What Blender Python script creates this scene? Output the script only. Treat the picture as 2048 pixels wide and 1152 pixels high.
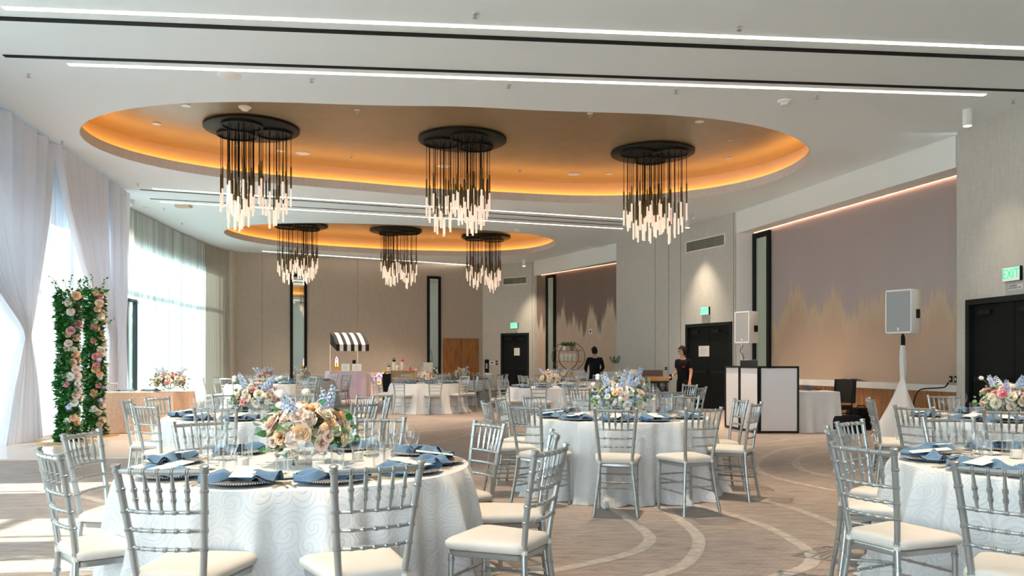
import bpy, bmesh, math, random
from math import sin, cos, pi, radians, hypot, atan2, sqrt, exp
from mathutils import Vector, Matrix
from mathutils.geometry import delaunay_2d_cdt
random.seed(7)
for o in list(bpy.data.objects): bpy.data.objects.remove(o)
SC = bpy.context.scene
COL = SC.collection
F, CX, HY, H = 1620.0, 1024.0, 722.0, 1.33      # focal length px, centre, horizon row, eye height
CEIL, UPPER = 5.26, 5.80

# ---------------------------------------------------------------- camera
cd = bpy.data.cameras.new('camera'); cam = bpy.data.objects.new('camera', cd); COL.objects.link(cam)
cam.location = (0, 0, H); cam.rotation_euler = (pi/2, 0, 0)
cd.sensor_width = 36; cd.lens = F/2048*36; cd.shift_y = (HY-576)/2048; cd.clip_end = 300
cd.dof.use_dof = True; cd.dof.focus_distance = 5.0; cd.dof.aperture_fstop = 7
SC.camera = cam
# ---------------------------------------------------------------- exposure, sky, sun
SC.view_settings.view_transform = 'Standard'; SC.view_settings.look = 'None'
SC.view_settings.gamma = 1; SC.view_settings.use_curve_mapping = False
SC.view_settings.exposure = 1.70
SC.cycles.use_denoising = True
SC.cycles.max_bounces = 9; SC.cycles.diffuse_bounces = 5; SC.cycles.transparent_max_bounces = 24
SC.cycles.glossy_bounces = 4; SC.cycles.transmission_bounces = 6
SC.cycles.caustics_reflective = False; SC.cycles.caustics_refractive = False
SC.cycles.sample_clamp_indirect = 6
W = bpy.data.worlds.new('sky'); SC.world = W; W.use_nodes = True
nt = W.node_tree; bg = nt.nodes['Background']
tc = nt.nodes.new('ShaderNodeTexCoord'); sp = nt.nodes.new('ShaderNodeSeparateXYZ'); cr = nt.nodes.new('ShaderNodeValToRGB')
nt.links.new(tc.outputs['Generated'], sp.inputs[0]); nt.links.new(sp.outputs['Z'], cr.inputs[0]); nt.links.new(cr.outputs[0], bg.inputs[0])
cr.color_ramp.elements[0].position = 0.0; cr.color_ramp.elements[0].color = (.78, .91, 1, 1)
cr.color_ramp.elements[1].position = 1.0; cr.color_ramp.elements[1].color = (.62, .78, 1, 1)
bg.inputs[1].default_value = 2.9
sun = bpy.data.lights.new('sun', 'SUN'); sun.energy = 5.5; sun.angle = radians(0.7); sun.color = (1, .95, .86)
so = bpy.data.objects.new('sun', sun); COL.objects.link(so)
so.rotation_euler = Vector((1.0, 0.10, -0.72)).to_track_quat('-Z', 'Y').to_euler()

# ---------------------------------------------------------------- helpers
def at(px, py, Y): return Vector(((px-CX)/F*Y, Y, H+(HY-py)/F*Y))
def onz(px, py, z=0.0):
    Y = (z-H)*F/(HY-py); return Vector(((px-CX)/F*Y, Y, z))
class MB:
    def __init__(s): s.v = []; s.f = []; s.m = []; s.uv = None
    def add(s, vs, fs, mi=0):
        n = len(s.v); s.v += [tuple(v) for v in vs]; s.f += [tuple(i+n for i in f) for f in fs]; s.m += [mi]*len(fs); return s
    def box(s, a, b, mi=0, M=None):
        x0, y0, z0 = a; x1, y1, z1 = b
        vs = [Vector(p) for p in ((x0,y0,z0),(x1,y0,z0),(x1,y1,z0),(x0,y1,z0),(x0,y0,z1),(x1,y0,z1),(x1,y1,z1),(x0,y1,z1))]
        if M: vs = [M @ v for v in vs]
        return s.add(vs, [(3,2,1,0),(4,5,6,7),(0,1,5,4),(1,2,6,5),(2,3,7,6),(3,0,4,7)], mi)
    def tube(s, pts, rs, n=8, mi=0, caps=True):
        pts = [Vector(p) for p in pts]
        if not hasattr(rs, '__len__'): rs = [rs]*len(pts)
        vs = []; k = len(pts); u = None
        for i, p in enumerate(pts):
            d = (pts[min(i+1, k-1)]-pts[max(i-1, 0)])
            if d.length < 1e-9: d = Vector((0,0,1))
            d.normalize()
            if u is None: u = d.orthogonal().normalized()
            else:
                u = u - d*u.dot(d)
                u = u.normalized() if u.length > 1e-6 else d.orthogonal().normalized()
            w = d.cross(u)
            vs += [p+(u*cos(2*pi*j/n)+w*sin(2*pi*j/n))*rs[i] for j in range(n)]
        fs = [(i*n+j, i*n+(j+1)%n, (i+1)*n+(j+1)%n, (i+1)*n+j) for i in range(k-1) for j in range(n)]
        if caps: fs += [tuple(range(n-1, -1, -1)), tuple((k-1)*n+j for j in range(n))]
        return s.add(vs, fs, mi)
    def lathe(s, prof, n=16, c=(0,0,0), mi=0, sx=1, sy=1):
        vs = [(c[0]+r*cos(2*pi*j/n)*sx, c[1]+r*sin(2*pi*j/n)*sy, c[2]+z) for r, z in prof for j in range(n)]
        k = len(prof)
        fs = [(i*n+j, i*n+(j+1)%n, (i+1)*n+(j+1)%n, (i+1)*n+j) for i in range(k-1) for j in range(n)]
        if prof[0][0] > 1e-4: fs.append(tuple(range(n-1, -1, -1)))
        if prof[-1][0] > 1e-4: fs.append(tuple((k-1)*n+j for j in range(n)))
        return s.add(vs, fs, mi)
    def quad(s, a, b, c, d, mi=0): return s.add([a,b,c,d], [(0,1,2,3)], mi)
    def grid(s, fn, nu, nv, mi=0, wrap=False):
        vs = [fn(i/nu, j/nv) for j in range(nv+1) for i in range(nu+(0 if wrap else 1))]
        w = nu if wrap else nu+1
        fs = [(j*w+i, j*w+(i+1)%w, (j+1)*w+(i+1)%w, (j+1)*w+i) for j in range(nv) for i in range(nu)]
        return s.add(vs, fs, mi)
    def mesh(s, name, mats, smooth=40):
        me = bpy.data.meshes.new(name); me.from_pydata(s.v, [], s.f); me.update()
        if not isinstance(mats, (list, tuple)): mats = [mats]
        for m in mats: me.materials.append(m)
        if len(mats) > 1: me.polygons.foreach_set('material_index', s.m)
        if smooth:
            me.shade_smooth()
            if smooth < 180: me.set_sharp_from_angle(angle=radians(smooth))
        return me
    def build(s, name, mats, parent=None, smooth=40, loc=None, rotz=0):
        return link(name, s.mesh(name, mats, smooth), parent, loc, rotz)
def link(name, me, parent=None, loc=None, rotz=0):
    o = bpy.data.objects.new(name, me); COL.objects.link(o)
    if parent: o.parent = parent
    if loc is not None: o.location = loc
    if rotz: o.rotation_euler = (0, 0, rotz)
    return o
def tag(o, label=None, cat=None, group=None, kind=None):
    if label: o['label'] = label
    if cat: o['category'] = cat
    if group: o['group'] = group
    if kind: o['kind'] = kind
    return o
def thing(name, label, cat, loc=(0,0,0), rz=0, group=None):
    o = bpy.data.objects.new(name, None); o.empty_display_size = .1; COL.objects.link(o)
    o.location = loc; o.rotation_euler = (0, 0, rz)
    return tag(o, label, cat, group)
def struct(o): o['kind'] = 'structure'; return o
KIDS = {}
def copy_tree(o, parent=None):
    c = o.copy(); COL.objects.link(c); c.parent = parent
    for ch in kids(o): copy_tree(ch, c)
    return c
def kids(o):
    k = KIDS.get(o.name)
    if k is None: k = list(o.children); KIDS[o.name] = k
    return k
def dup(o, loc, rz, label, group=None):
    c = copy_tree(o); c.location = loc; c.rotation_euler = (0, 0, rz); c['label'] = label
    if group: c['group'] = group
    return c

# ---------------------------------------------------------------- materials
def mat(name, col, rough=.5, metal=0, spec=.5, emit=None, es=0, **kw):
    m = bpy.data.materials.new(name); m.use_nodes = True; b = m.node_tree.nodes['Principled BSDF']
    b.inputs['Base Color'].default_value = (*col, 1); b.inputs['Roughness'].default_value = rough
    b.inputs['Metallic'].default_value = metal; b.inputs['Specular IOR Level'].default_value = spec
    if emit: b.inputs['Emission Color'].default_value = (*emit, 1); b.inputs['Emission Strength'].default_value = es
    for k, v in kw.items(): b.inputs[k.replace('_', ' ')].default_value = v
    return m
class N:     # tiny node helper
    def __init__(s, m): s.t = m.node_tree; s.b = s.t.nodes.get('Principled BSDF')
    def n(s, typ, ins=None, **pr):
        x = s.t.nodes.new('ShaderNode'+typ)
        for k, v in pr.items(): setattr(x, k, v)
        for k, v in (ins or {}).items():
            if isinstance(v, bpy.types.NodeSocket): s.t.links.new(v, x.inputs[k])
            else: x.inputs[k].default_value = v
        return x
    def l(s, a, b): s.t.links.new(a, b)
    def ramp(s, fac, stops):
        x = s.n('ValToRGB', {0: fac}); e = x.color_ramp.elements
        while len(e) < len(stops): e.new(.5)
        for i, (p, c) in enumerate(stops): e[i].position = p; e[i].color = (*c, 1) if len(c) == 3 else c
        return x.outputs[0]
    def bump(s, h, st=.3, d=.01): x = s.n('Bump', {'Height': h, 'Strength': st, 'Distance': d}); s.l(x.outputs[0], s.b.inputs['Normal'])
def noise_var(m, c1, c2, scale=6, detail=4, vec='Object', sc=(1,1,1), bump=0, rough=None):
    k = N(m); t = k.n('TexCoord'); mp = k.n('Mapping', {0: t.outputs[vec], 'Scale': sc})
    no = k.n('TexNoise', {'Vector': mp.outputs[0], 'Scale': scale, 'Detail': detail})
    k.l(k.ramp(no.outputs[0], [(.3, c1), (.7, c2)]), k.b.inputs['Base Color'])
    if bump: k.bump(no.outputs[0], bump, .01)
    return m
silver = mat('silver_paint', (.45,.47,.47), .28, .72)
cushion_m = noise_var(mat('cushion_cotton', (.86,.84,.80), .85, 0, .2), (.70,.66,.60), (.75,.71,.66), 5, 3, bump=.15)
tie_m = mat('cream_tie', (.78,.74,.64), .8)
blackm = mat('black_metal', (.008,.011,.010), .5, 0, .25)
blackm2 = mat('black_satin', (.009,.011,.011), .6, 0, .15)
brass = mat('aged_brass', (.17,.13,.05), .5, .5)
gold = mat('gold_metal', (.75,.55,.28), .3, 1)
goldcut = mat('champagne_cutlery', (.80,.68,.48), .22, 1)
crystal = mat('frosted_crystal', (.80,.72,.66), .25, 0, .5, (1,.74,.55), .20)
whiteplastic = mat('white_plastic', (.82,.82,.80), .4)
white_china = mat('white_china', (.9,.9,.88), .15)
paper = mat('cream_card', (.86,.82,.75), .8)
plate_rim = mat('silver_beads', (.72,.68,.62), .3, .8)
charger_shade_m = mat('charger_underside_shade', (.02,.035,.045), .3, 0, .3)  # charger underside, rim shadow put into the dark colour
charger_top = mat('champagne_charger', (.66,.56,.46), .22, .6)
green_dark = noise_var(mat('leaf_dark', (.03,.16,.03), .45), (.012,.12,.016), (.04,.26,.04), 9, 2)
green_mid = noise_var(mat('leaf_mid', (.1,.2,.07), .5), (.05,.15,.05), (.16,.28,.11), 9, 2)
green_grey = noise_var(mat('leaf_grey', (.2,.3,.22), .6), (.13,.22,.16), (.30,.40,.30), 9, 2)
stem_m = mat('green_stem', (.12,.25,.06), .6)
wax = mat('candle_wax', (.92,.9,.85), .5, Subsurface_Weight=.3)
woodm = mat('wood', (.33,.14,.05), .4)
k = N(woodm); t_ = k.n('TexCoord'); mp_ = k.n('Mapping', {0: t_.outputs['Object'], 'Scale': (9, 9, .7)})
no_ = k.n('TexNoise', {'Vector': mp_.outputs[0], 'Scale': 3, 'Detail': 6, 'Distortion': .6})
k.l(k.ramp(no_.outputs[0], [(.3, (.20,.08,.024)), (.7, (.46,.21,.075))]), k.b.inputs['Base Color'])
lightwood = noise_var(mat('light_wood', (.6,.4,.2), .5), (.50,.33,.16), (.66,.46,.25), 3, 5, sc=(8,8,.8))
cardboard = noise_var(mat('cardboard', (.5,.28,.1), .8), (.46,.24,.08), (.55,.31,.12), 4, 2)

def glass_mat(name, tint=(1,1,1), minr=.05):
    m = bpy.data.materials.new(name); m.use_nodes = True; t = m.node_tree
    for n in list(t.nodes): t.nodes.remove(n)
    out = t.nodes.new('ShaderNodeOutputMaterial'); mx = t.nodes.new('ShaderNodeMixShader')
    tr = t.nodes.new('ShaderNodeBsdfTransparent'); gl = t.nodes.new('ShaderNodeBsdfGlossy'); lw = t.nodes.new('ShaderNodeLayerWeight')
    mr = t.nodes.new('ShaderNodeMapRange'); lw.inputs[0].default_value = .30
    t.links.new(lw.outputs['Facing'], mr.inputs[0]); mr.inputs['To Min'].default_value = minr; mr.inputs['To Max'].default_value = .8
    mr.inputs['From Min'].default_value = .15
    tr.inputs[0].default_value = (*tint, 1); gl.inputs['Roughness'].default_value = .04
    t.links.new(mr.outputs[0], mx.inputs[0]); t.links.new(tr.outputs[0], mx.inputs[1]); t.links.new(gl.outputs[0], mx.inputs[2]); t.links.new(mx.outputs[0], out.inputs[0])
    return m
glass = glass_mat('clear_glass', (.985,.99,.99), .06)
water_glass = glass_mat('ribbed_glass', (.985,.99,.99), .05)
window_glass = glass_mat('window_glass', (.92,.97,.95), .06)
def sheer_mat(name, col, trans=.25, transl=.6, stripes=False):
    m = bpy.data.materials.new(name); m.use_nodes = True; t = m.node_tree
    for n in list(t.nodes): t.nodes.remove(n)
    out = t.nodes.new('ShaderNodeOutputMaterial'); m1 = t.nodes.new('ShaderNodeMixShader'); m2 = t.nodes.new('ShaderNodeMixShader')
    tr = t.nodes.new('ShaderNodeBsdfTransparent'); tl = t.nodes.new('ShaderNodeBsdfTranslucent'); df = t.nodes.new('ShaderNodeBsdfDiffuse')
    tl.inputs[0].default_value = (*col, 1); df.inputs[0].default_value = (*col, 1)
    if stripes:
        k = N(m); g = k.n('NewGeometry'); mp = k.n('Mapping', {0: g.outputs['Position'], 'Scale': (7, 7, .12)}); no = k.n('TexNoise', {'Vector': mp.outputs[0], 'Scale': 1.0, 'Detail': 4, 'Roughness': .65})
        c = k.ramp(no.outputs[0], [(.32, tuple(x*.62 for x in col)), (.62, tuple(min(1, x*1.08) for x in col))]); t.links.new(c, tl.inputs[0]); t.links.new(c, df.inputs[0])  # light and dark pleat streaks put into the cloth colour
    m1.inputs[0].default_value = transl; m2.inputs[0].default_value = 1-trans
    t.links.new(df.outputs[0], m1.inputs[1]); t.links.new(tl.outputs[0], m1.inputs[2])
    t.links.new(tr.outputs[0], m2.inputs[1]); t.links.new(m1.outputs[0], m2.inputs[2]); t.links.new(m2.outputs[0], out.inputs[0])
    return m
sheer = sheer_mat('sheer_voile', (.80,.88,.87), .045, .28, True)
sheer_side = sheer_mat('sheer_voile_side', (.70,.74,.73), .02, .16)
drape_m = sheer_mat('white_drape', (.82,.85,.91), .005, .18)
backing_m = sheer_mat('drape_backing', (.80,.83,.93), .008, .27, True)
stretch = noise_var(mat('stretch_fabric', (.80,.78,.76), .8), (.78,.76,.74), (.83,.81,.79), 4, 2)

# damask tablecloth: spirals round scattered centres, drawn on a metric UV map
cloth_m = mat('damask_cloth', (.86,.87,.88), .55, 0, .3, Sheen_Weight=.3)
k = N(cloth_m); uvn = k.n('UVMap'); nz = k.n('TexNoise', {'Vector': uvn.outputs[0], 'Scale': 3.0, 'Detail': 1})
off = k.n('VectorMath', {0: nz.outputs['Color'], 1: (.5,.5,.5)}, operation='SUBTRACT')
off2 = k.n('VectorMath', {0: off.outputs[0], 'Scale': .22}, operation='SCALE')
pv = k.n('VectorMath', {0: uvn.outputs[0], 1: off2.outputs[0]}, operation='ADD')
vo = k.n('TexVoronoi', {'Vector': pv.outputs[0], 'Scale': 7.2, 'Randomness': .85}); vo.voronoi_dimensions = '2D'
sc_ = k.n('VectorMath', {0: pv.outputs[0], 1: vo.outputs['Position']}, operation='SUBTRACT')
sx = k.n('SeparateXYZ', {0: sc_.outputs[0]})
an = k.n('Math', {0: sx.outputs[1], 1: sx.outputs[0]}, operation='ARCTAN2')
di = k.n('Math', {0: vo.outputs['Distance'], 1: 19.0}, operation='MULTIPLY')
sm = k.n('Math', {0: di.outputs[0], 1: an.outputs[0]}, operation='ADD'); sn = k.n('Math', {0: sm.outputs[0]}, operation='SINE')
m01 = k.n('MapRange', {0: sn.outputs[0], 'From Min': -1.0})
rp = k.ramp(m01.outputs[0], [(.30, (0,0,0)), (.42, (1,1,1)), (.70, (1,1,1)), (.82, (0,0,0))])
mixc = k.n('Mix', {0: rp, 6: (.78,.78,.78,1), 7: (.735,.745,.755,1)}, data_type='RGBA'); k.l(mixc.outputs[2], k.b.inputs['Base Color'])
mr_ = k.n('MapRange', {0: rp, 'To Min': .5, 'To Max': .3}); k.l(mr_.outputs[0], k.b.inputs['Roughness'])
wv = k.n('TexNoise', {'Vector': uvn.outputs[0], 'Scale': 9, 'Detail': 3})
ad = k.n('Math', {0: rp, 1: wv.outputs[0]}, operation='ADD'); k.bump(ad.outputs[0], .4, .006)
peach_m = noise_var(mat('peach_lace', (.85,.60,.42), .8), (.66,.44,.30), (.82,.62,.47), 40, 3, bump=.4)
plaincloth = noise_var(mat('white_linen', (.68,.67,.66), .8), (.65,.64,.63), (.72,.71,.70), 3, 3)
lilac = noise_var(mat('lilac_cloth', (.66,.58,.72), .7), (.62,.54,.69), (.70,.63,.76), 3, 2)
napkin_m = mat('blue_linen', (.16,.31,.52), .75, Sheen_Weight=.3)
noise_var(napkin_m, (.052,.14,.27), (.095,.215,.36), 18, 4, bump=.15)
navy = mat('navy_fabric', (.02,.03,.06), .9)

def wallmat(name, c, amp=.03, sx=60, sz=60, rough=.75):
    m = mat(name, c, rough, 0, .3); k = N(m); t = k.n('TexCoord')
    a = k.n('Mapping', {0: t.outputs['Object'], 'Scale': (6, 6, 160)}); b = k.n('Mapping', {0: t.outputs['Object'], 'Scale': (90, 90, 3)})
    n1 = k.n('TexNoise', {'Vector': a.outputs[0], 'Scale': 1, 'Detail': 2}); n2 = k.n('TexNoise', {'Vector': b.outputs[0], 'Scale': 1, 'Detail': 2})
    s_ = k.n('Math', {0: n1.outputs[0], 1: n2.outputs[0]}, operation='ADD')
    lo = tuple(max(0, x*(1-amp*4)) for x in c); hi = tuple(x*(1+amp*4) for x in c)
    k.l(k.ramp(k.n('Math', {0: s_.outputs[0], 1: .5}, operation='MULTIPLY').outputs[0], [(.35, lo), (.65, hi)]), k.b.inputs['Base Color'])
    return m
wall_grey = wallmat('linen_wallcover', (.56,.55,.51))
wall_taupe = wallmat('taupe_wallcover', (.45,.395,.33))
paint_white = mat('white_paint', (.84,.87,.85), .7)
ceil_m = mat('ceiling_paint', (.81,.90,.95), .8)
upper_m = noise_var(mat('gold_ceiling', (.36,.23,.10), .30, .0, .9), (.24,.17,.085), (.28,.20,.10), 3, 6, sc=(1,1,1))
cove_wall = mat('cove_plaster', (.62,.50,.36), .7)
fascia_m = wallmat('fascia_wallcover', (.76,.75,.73))
strip_m = mat('strip_light', (1,1,1), .5, emit=(1,.86,.68), es=1.6)
cove_led = mat('cove_led', (1,.6,.2), .5, emit=(1,.45,.085), es=3.6)
mural_led = mat('mural_led', (1,.6,.3), .5, emit=(1,.50,.30), es=4)
spot_m = mat('spot_lens', (1,.9,.8), .5, emit=(1,.84,.62), es=3)
mirror_m = mat('mirror', (.80,.90,.85), .03, 1)
tint_glass = mat('green_tinted_mirror', (.50,.60,.52), .38, .55)
# ---------------------------------------------------------------- carpet
carpet = mat('carpet', (.30,.25,.21), .55, 0, .35)
k = N(carpet); t = k.n('TexCoord')
mp = k.n('Mapping', {0: t.outputs['Object'], 'Rotation': (0,0,.12), 'Scale': (1.2, 6.5, 1)})
n1 = k.n('TexNoise', {'Vector': mp.outputs[0], 'Scale': 3.2, 'Detail': 9, 'Roughness': .72, 'Distortion': .5})
n2 = k.n('TexNoise', {'Vector': t.outputs['Object'], 'Scale': .5, 'Detail': 3})
br = k.n('TexBrick', {'Vector': mp.outputs[0], 'Scale': 4.2, 'Mortar Size': .03, 'Color1': (1,1,1,1), 'Color2': (.93,.93,.93,1), 'Mortar': (.78,.78,.78,1)})
c1 = k.ramp(n1.outputs[0], [(.30, (.27,.205,.165)), (.50, (.46,.385,.335)), (.72, (.61,.54,.49))])
m1 = k.n('Mix', {0: 1.0, 6: c1, 7: br.outputs[0]}, data_type='RGBA', blend_type='MULTIPLY')
c2 = k.ramp(n2.outputs[0], [(.35, (.86,.86,.9)), (.65, (1.08,1.04,1.0))])
m2 = k.n('Mix', {0: 1.0, 6: m1.outputs[2], 7: c2}, data_type='RGBA', blend_type='MULTIPLY')
k.l(m2.outputs[2], k.b.inputs['Base Color']); k.bump(n1.outputs[0], .5, .01)
band_m = noise_var(mat('carpet_band', (.52,.47,.41), .95, 0, .1), (.46,.39,.33), (.64,.58,.52), 14, 6)

FP = [(-8.3,-9),(11.0,-9),(8.4,14.0),(6.9,21.4),(4.2,27.6),(1.4,32.4),(-1.1,33.8),(-10.6,29.3),(-10.6,25),(-10.2,20.1),(-9.3,12.5)]
m = MB(); n = len(FP)
m.add([(x,y,0) for x,y in FP]+[(x,y,-.1) for x,y in FP], [tuple(range(n)), tuple(range(2*n-1, n-1, -1))]+[(i, i+n, (i+1)%n+n, (i+1)%n) for i in range(n)])
floor = struct(m.build('floor', carpet, smooth=0))
def smooth_pts(P, it=3):
    for _ in range(it):
        Q = [P[0]]
        for a, b in zip(P, P[1:]): Q += [a.lerp(b, .25), a.lerp(b, .75)]
        P = Q+[P[-1]]
    return P
CURVES = [
 [(1200,1003),(1221,1014),(1257,1037),(1288,1061),(1302,1075),(1296,1088),(1272,1104),(1213,1120),(1131,1137),(1050,1152),(900,1190)],
 [(1290,1002),(1319,1014),(1351,1033),(1382,1057),(1400,1077),(1394,1104),(1374,1128),(1343,1143),(1260,1165)],
 [(1386,1010),(1450,1025),(1520,1049),(1559,1065),(1598,1088),(1628,1110),(1622,1130),(1598,1141),(1530,1160)],
 [(1433,979),(1520,1000),(1579,1014),(1638,1035),(1671,1049),(1740,1085)],
 [(1671,982),(1559,959),(1520,945),(1508,932),(1520,917),(1543,905),(1567,898),(1618,892),(1657,894)],
 [(1657,905),(1618,908),(1594,918),(1590,930),(1610,943),(1669,955),(1700,960)],
 [(1480,893),(1560,890),(1598,886),(1649,882),(1700,874)],
 [(1520,886),(1580,878),(1650,872),(1720,868)],
 [(770,905),(830,893),(900,880),(960,862),(1000,850)],
 [(770,868),(850,862),(930,855),(980,842)],
 [(0,1118),(60,1112),(120,1125),(180,1150)], [(0,972),(120,985),(200,1000),(300,1040)],
]
for c in CURVES:
    P = smooth_pts([onz(x, y) for x, y in c]); m = MB(); vs = []
    for i, p in enumerate(P):
        d = P[min(i+1, len(P)-1)]-P[max(i-1, 0)]; d.normalize(); s = Vector((-d.y, d.x, 0))*.047
        vs += [p+s+Vector((0,0,.002)), p-s+Vector((0,0,.002))]
    m.add(vs, [(2*i, 2*i+1, 2*i+3, 2*i+2) for i in range(len(P)-1)])
    o = m.build('carpet_band', band_m, floor, 0)
    if o.data.polygons[0].normal.z < 0: o.data.flip_normals()

# ---------------------------------------------------------------- ceiling with two oval coves
O1 = [(155,262),(200,299),(250,319),(300,331),(350,341),(400,348.5),(450,356),(600,370),(700,379),(850,390),(1024,399),(1124,405),(1200,407),(1274,404.5),(1374,397.5),(1449,387),(1524,371),(1574,352),(1609,330),(1622,310),
      (1619,295),(1599,280),(1574,267.5),(1524,254),(1474,244),(1399,235),(1324,230),(1174,225),(1024,220),(800,214),(600,207.5),(450,205),(400,205),(350,206),(300,210),(250,217.5),(200,231.5),(170,246)]
O2 = [(445,464),(475,477.5),(500,484),(550,491),(600,497),(700,504),(800,509),(900,511.5),(975,511.5),(1024,510),(1074,504),(1099,496),(1113,487.5),(1106,479),(1084,472.5),(1054,467.5),(1024,465),(950,459),(850,452.5),(750,448.5),(650,446.5),(575,446.5),(500,450),(465,455)]
def outline_curve(px, n=120):
    P = [onz(x, y, CEIL) for x, y in px]
    c = sum(P, Vector())/len(P)
    # smooth the radius in plan with a short Fourier series about the centre
    import cmath
    A = sorted((atan2(p.y-c.y, p.x-c.x), (p-c).length) for p in P)
    def rad(a):
        for i in range(len(A)):
            a0, r0 = A[i-1]; a1, r1 = A[i]
            if i == 0: a0 -= 2*pi
            if a0 <= a <= a1: return r0+(r1-r0)*(a-a0)/(a1-a0)
        a0, r0 = A[-1]; a1, r1 = A[0][0]+2*pi, A[0][1]; return r0+(r1-r0)*(a-a0)/(a1-a0)
    M = 256; S = [rad(-pi+2*pi*i/M+1e-6) for i in range(M)]; co = [sum(S[i]*cmath.exp(-1j*k*2*pi*i/M) for i in range(M))/M for k in range(8)]
    return [(c.x+r*cos(a), c.y+r*sin(a)) for a, r in ((-pi+2*pi*i/n, co[0].real+2*sum((co[k]*cmath.exp(1j*k*2*pi*i/n)).real for k in range(1, 8))) for i in range(n))]
E1, E2 = outline_curve(O1), outline_curve(O2)
def ell(E, gr):
    n = len(E); out = []
    for i, (x, y) in enumerate(E):
        dx, dy = E[(i+1)%n][0]-E[i-1][0], E[(i+1)%n][1]-E[i-1][1]; L = hypot(dx, dy); out.append((x+dy/L*gr, y-dx/L*gr))
    return out
def inside(E, p):
    x, y = p; c = False; n = len(E)
    for i in range(n):
        (x0, y0), (x1, y1) = E[i-1], E[i]
        if (y0 > y) != (y1 > y) and x < (x1-x0)*(y-y0)/(y1-y0)+x0: c = not c
    return c
CP = [(-8.2,-9),(10.7,-9),(8.5,14.0),(6.9,21.6),(4.2,27.6),(1.4,32.4),(-1.1,33.8),(-10.5,29.5),(-10.55,25),(-10.1,20.1),(-9.25,12.5)]
pts = [Vector(p) for p in CP]; edges = [(i, (i+1)%len(CP)) for i in range(len(CP))]
for E_ in (E1, E2):
    n0 = len(pts); q = ell(E_, 0); pts += [Vector(p) for p in q]; edges += [(n0+i, n0+(i+1)%len(q)) for i in range(len(q))]
r = delaunay_2d_cdt(pts, edges, [], 1, 1e-5)
vs = [(v.x, v.y, CEIL) for v in r[0]]; fs = []
for f in r[2]:
    c = (sum(r[0][i].x for i in f)/len(f), sum(r[0][i].y for i in f)/len(f))
    if not inside(E1, c) and not inside(E2, c): fs.append(tuple(reversed(f)))
ceiling = struct(MB().add(vs, fs).build('ceiling', ceil_m, smooth=0))
def ring(A, za, B, zb, mi=0, mb=None):
    n = len(A); mb = mb or MB()
    return mb.add([(x,y,za) for x,y in A]+[(x,y,zb) for x,y in B], [(i, (i+1)%n, n+(i+1)%n, n+i) for i in range(n)], mi)
for E_ in (E1, E2):
    a, b = ell(E_, 0), ell(E_, .22)
    ring(a, CEIL-.002, a, CEIL+.19).build('cove_fascia', fascia_m, ceiling)
    ring(a, CEIL+.19, b, CEIL+.19).build('cove_ledge', cove_wall, ceiling)
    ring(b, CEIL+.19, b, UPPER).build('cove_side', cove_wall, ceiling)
    ring(ell(E_, .10), CEIL+.20, ell(E_, .19), CEIL+.20).build('cove_light', cove_led, ceiling)
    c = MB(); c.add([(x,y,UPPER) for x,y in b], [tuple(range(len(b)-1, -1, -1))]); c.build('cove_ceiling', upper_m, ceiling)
def upper_in(px, py):
    v = onz(px, py, UPPER); best = min((E1, E2), key=lambda E: (sum(p[0] for p in E)/len(E)-v.x)**2+(sum(p[1] for p in E)/len(E)-v.y)**2)
    c = Vector((sum(p[0] for p in best)/len(best), sum(p[1] for p in best)/len(best), UPPER)); k = 0
    while not inside(ell(best, -.75), (v.x, v.y)) and k < 40: v = v.lerp(c, .03); k += 1
    return v
# outer roof slab keeps daylight out above the coves
m = MB(); nC = len(CP)
m.add([(x,y,6.0) for x,y in CP]+[(x,y,CEIL) for x,y in CP], [tuple(range(nC))]+[(i, (i+1)%nC, nC+(i+1)%nC, nC+i) for i in range(nC)])
struct(m.build('ceiling_slab', ceil_m, smooth=0))

def bar_on_ceiling(p0, p1, w, z0, z1, name, mt, parent, ang=0):
    p0 = Vector((p0[0], p0[1], 0)); p1 = Vector((p1[0], p1[1], 0)); d = (p1-p0).normalized(); s = Vector((-d.y, d.x, 0))*w/2
    m = MB(); q = [p0-s, p1-s, p1+s, p0+s]
    m.add([v+Vector((0,0,z0)) for v in q]+[v+Vector((0,0,z1)) for v in q], [(3,2,1,0),(4,5,6,7),(0,1,5,4),(1,2,6,5),(2,3,7,6),(3,0,4,7)])
    return m.build(name, mt, parent, 0)
def C(px, py): v = onz(px, py, CEIL); return (v.x, v.y)
LG = 'linear ceiling lights'
def linlight(a, b, w, label):
    p0, p1 = C(*a), C(*b); t = thing('linear_light', label, 'ceiling light', ((p0[0]+p1[0])/2, (p0[1]+p1[1])/2, CEIL), 0, LG)
    q0 = (p0[0]-t.location.x, p0[1]-t.location.y); q1 = (p1[0]-t.location.x, p1[1]-t.location.y)
    bar_on_ceiling(q0, q1, w+.02, -.006, .0, 'trim_channel', paint_white, t); bar_on_ceiling(q0, q1, w, -.012, -.004, 'diffuser', strip_m, t)
linlight((8,15), (2160,99.5), .075, 'long glowing ceiling strip nearest the camera, topmost in the photo')
linlight((137,128), (1970,189), .075, 'long glowing ceiling strip between black track and the large oval')
linlight((305,377), (1245,437), .06, 'glowing ceiling strip just behind the large oval cove')
linlight((321,403), (1245,457), .06, 'glowing ceiling strip just before the small far oval cove')
linlight((525,502), (940,530), .06, 'short glowing ceiling strip close to the far wall')
def track(a, b, w, label):
    p0, p1 = C(*a), C(*b); o = bar_on_ceiling(p0, p1, w, CEIL-.012, CEIL-.001, 'partition_track', blackm2, None)
    tag(o, label, 'ceiling track', 'black partition tracks')
track((-20,35), (2160,121), .10, 'thick black ceiling track beside the topmost glowing strip')
track((8,111), (2160,184.5), .075, 'black ceiling track above the second glowing strip')
track((280,379), (1245,444), .035, 'thin dark ceiling track under the strip behind large oval')
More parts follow.
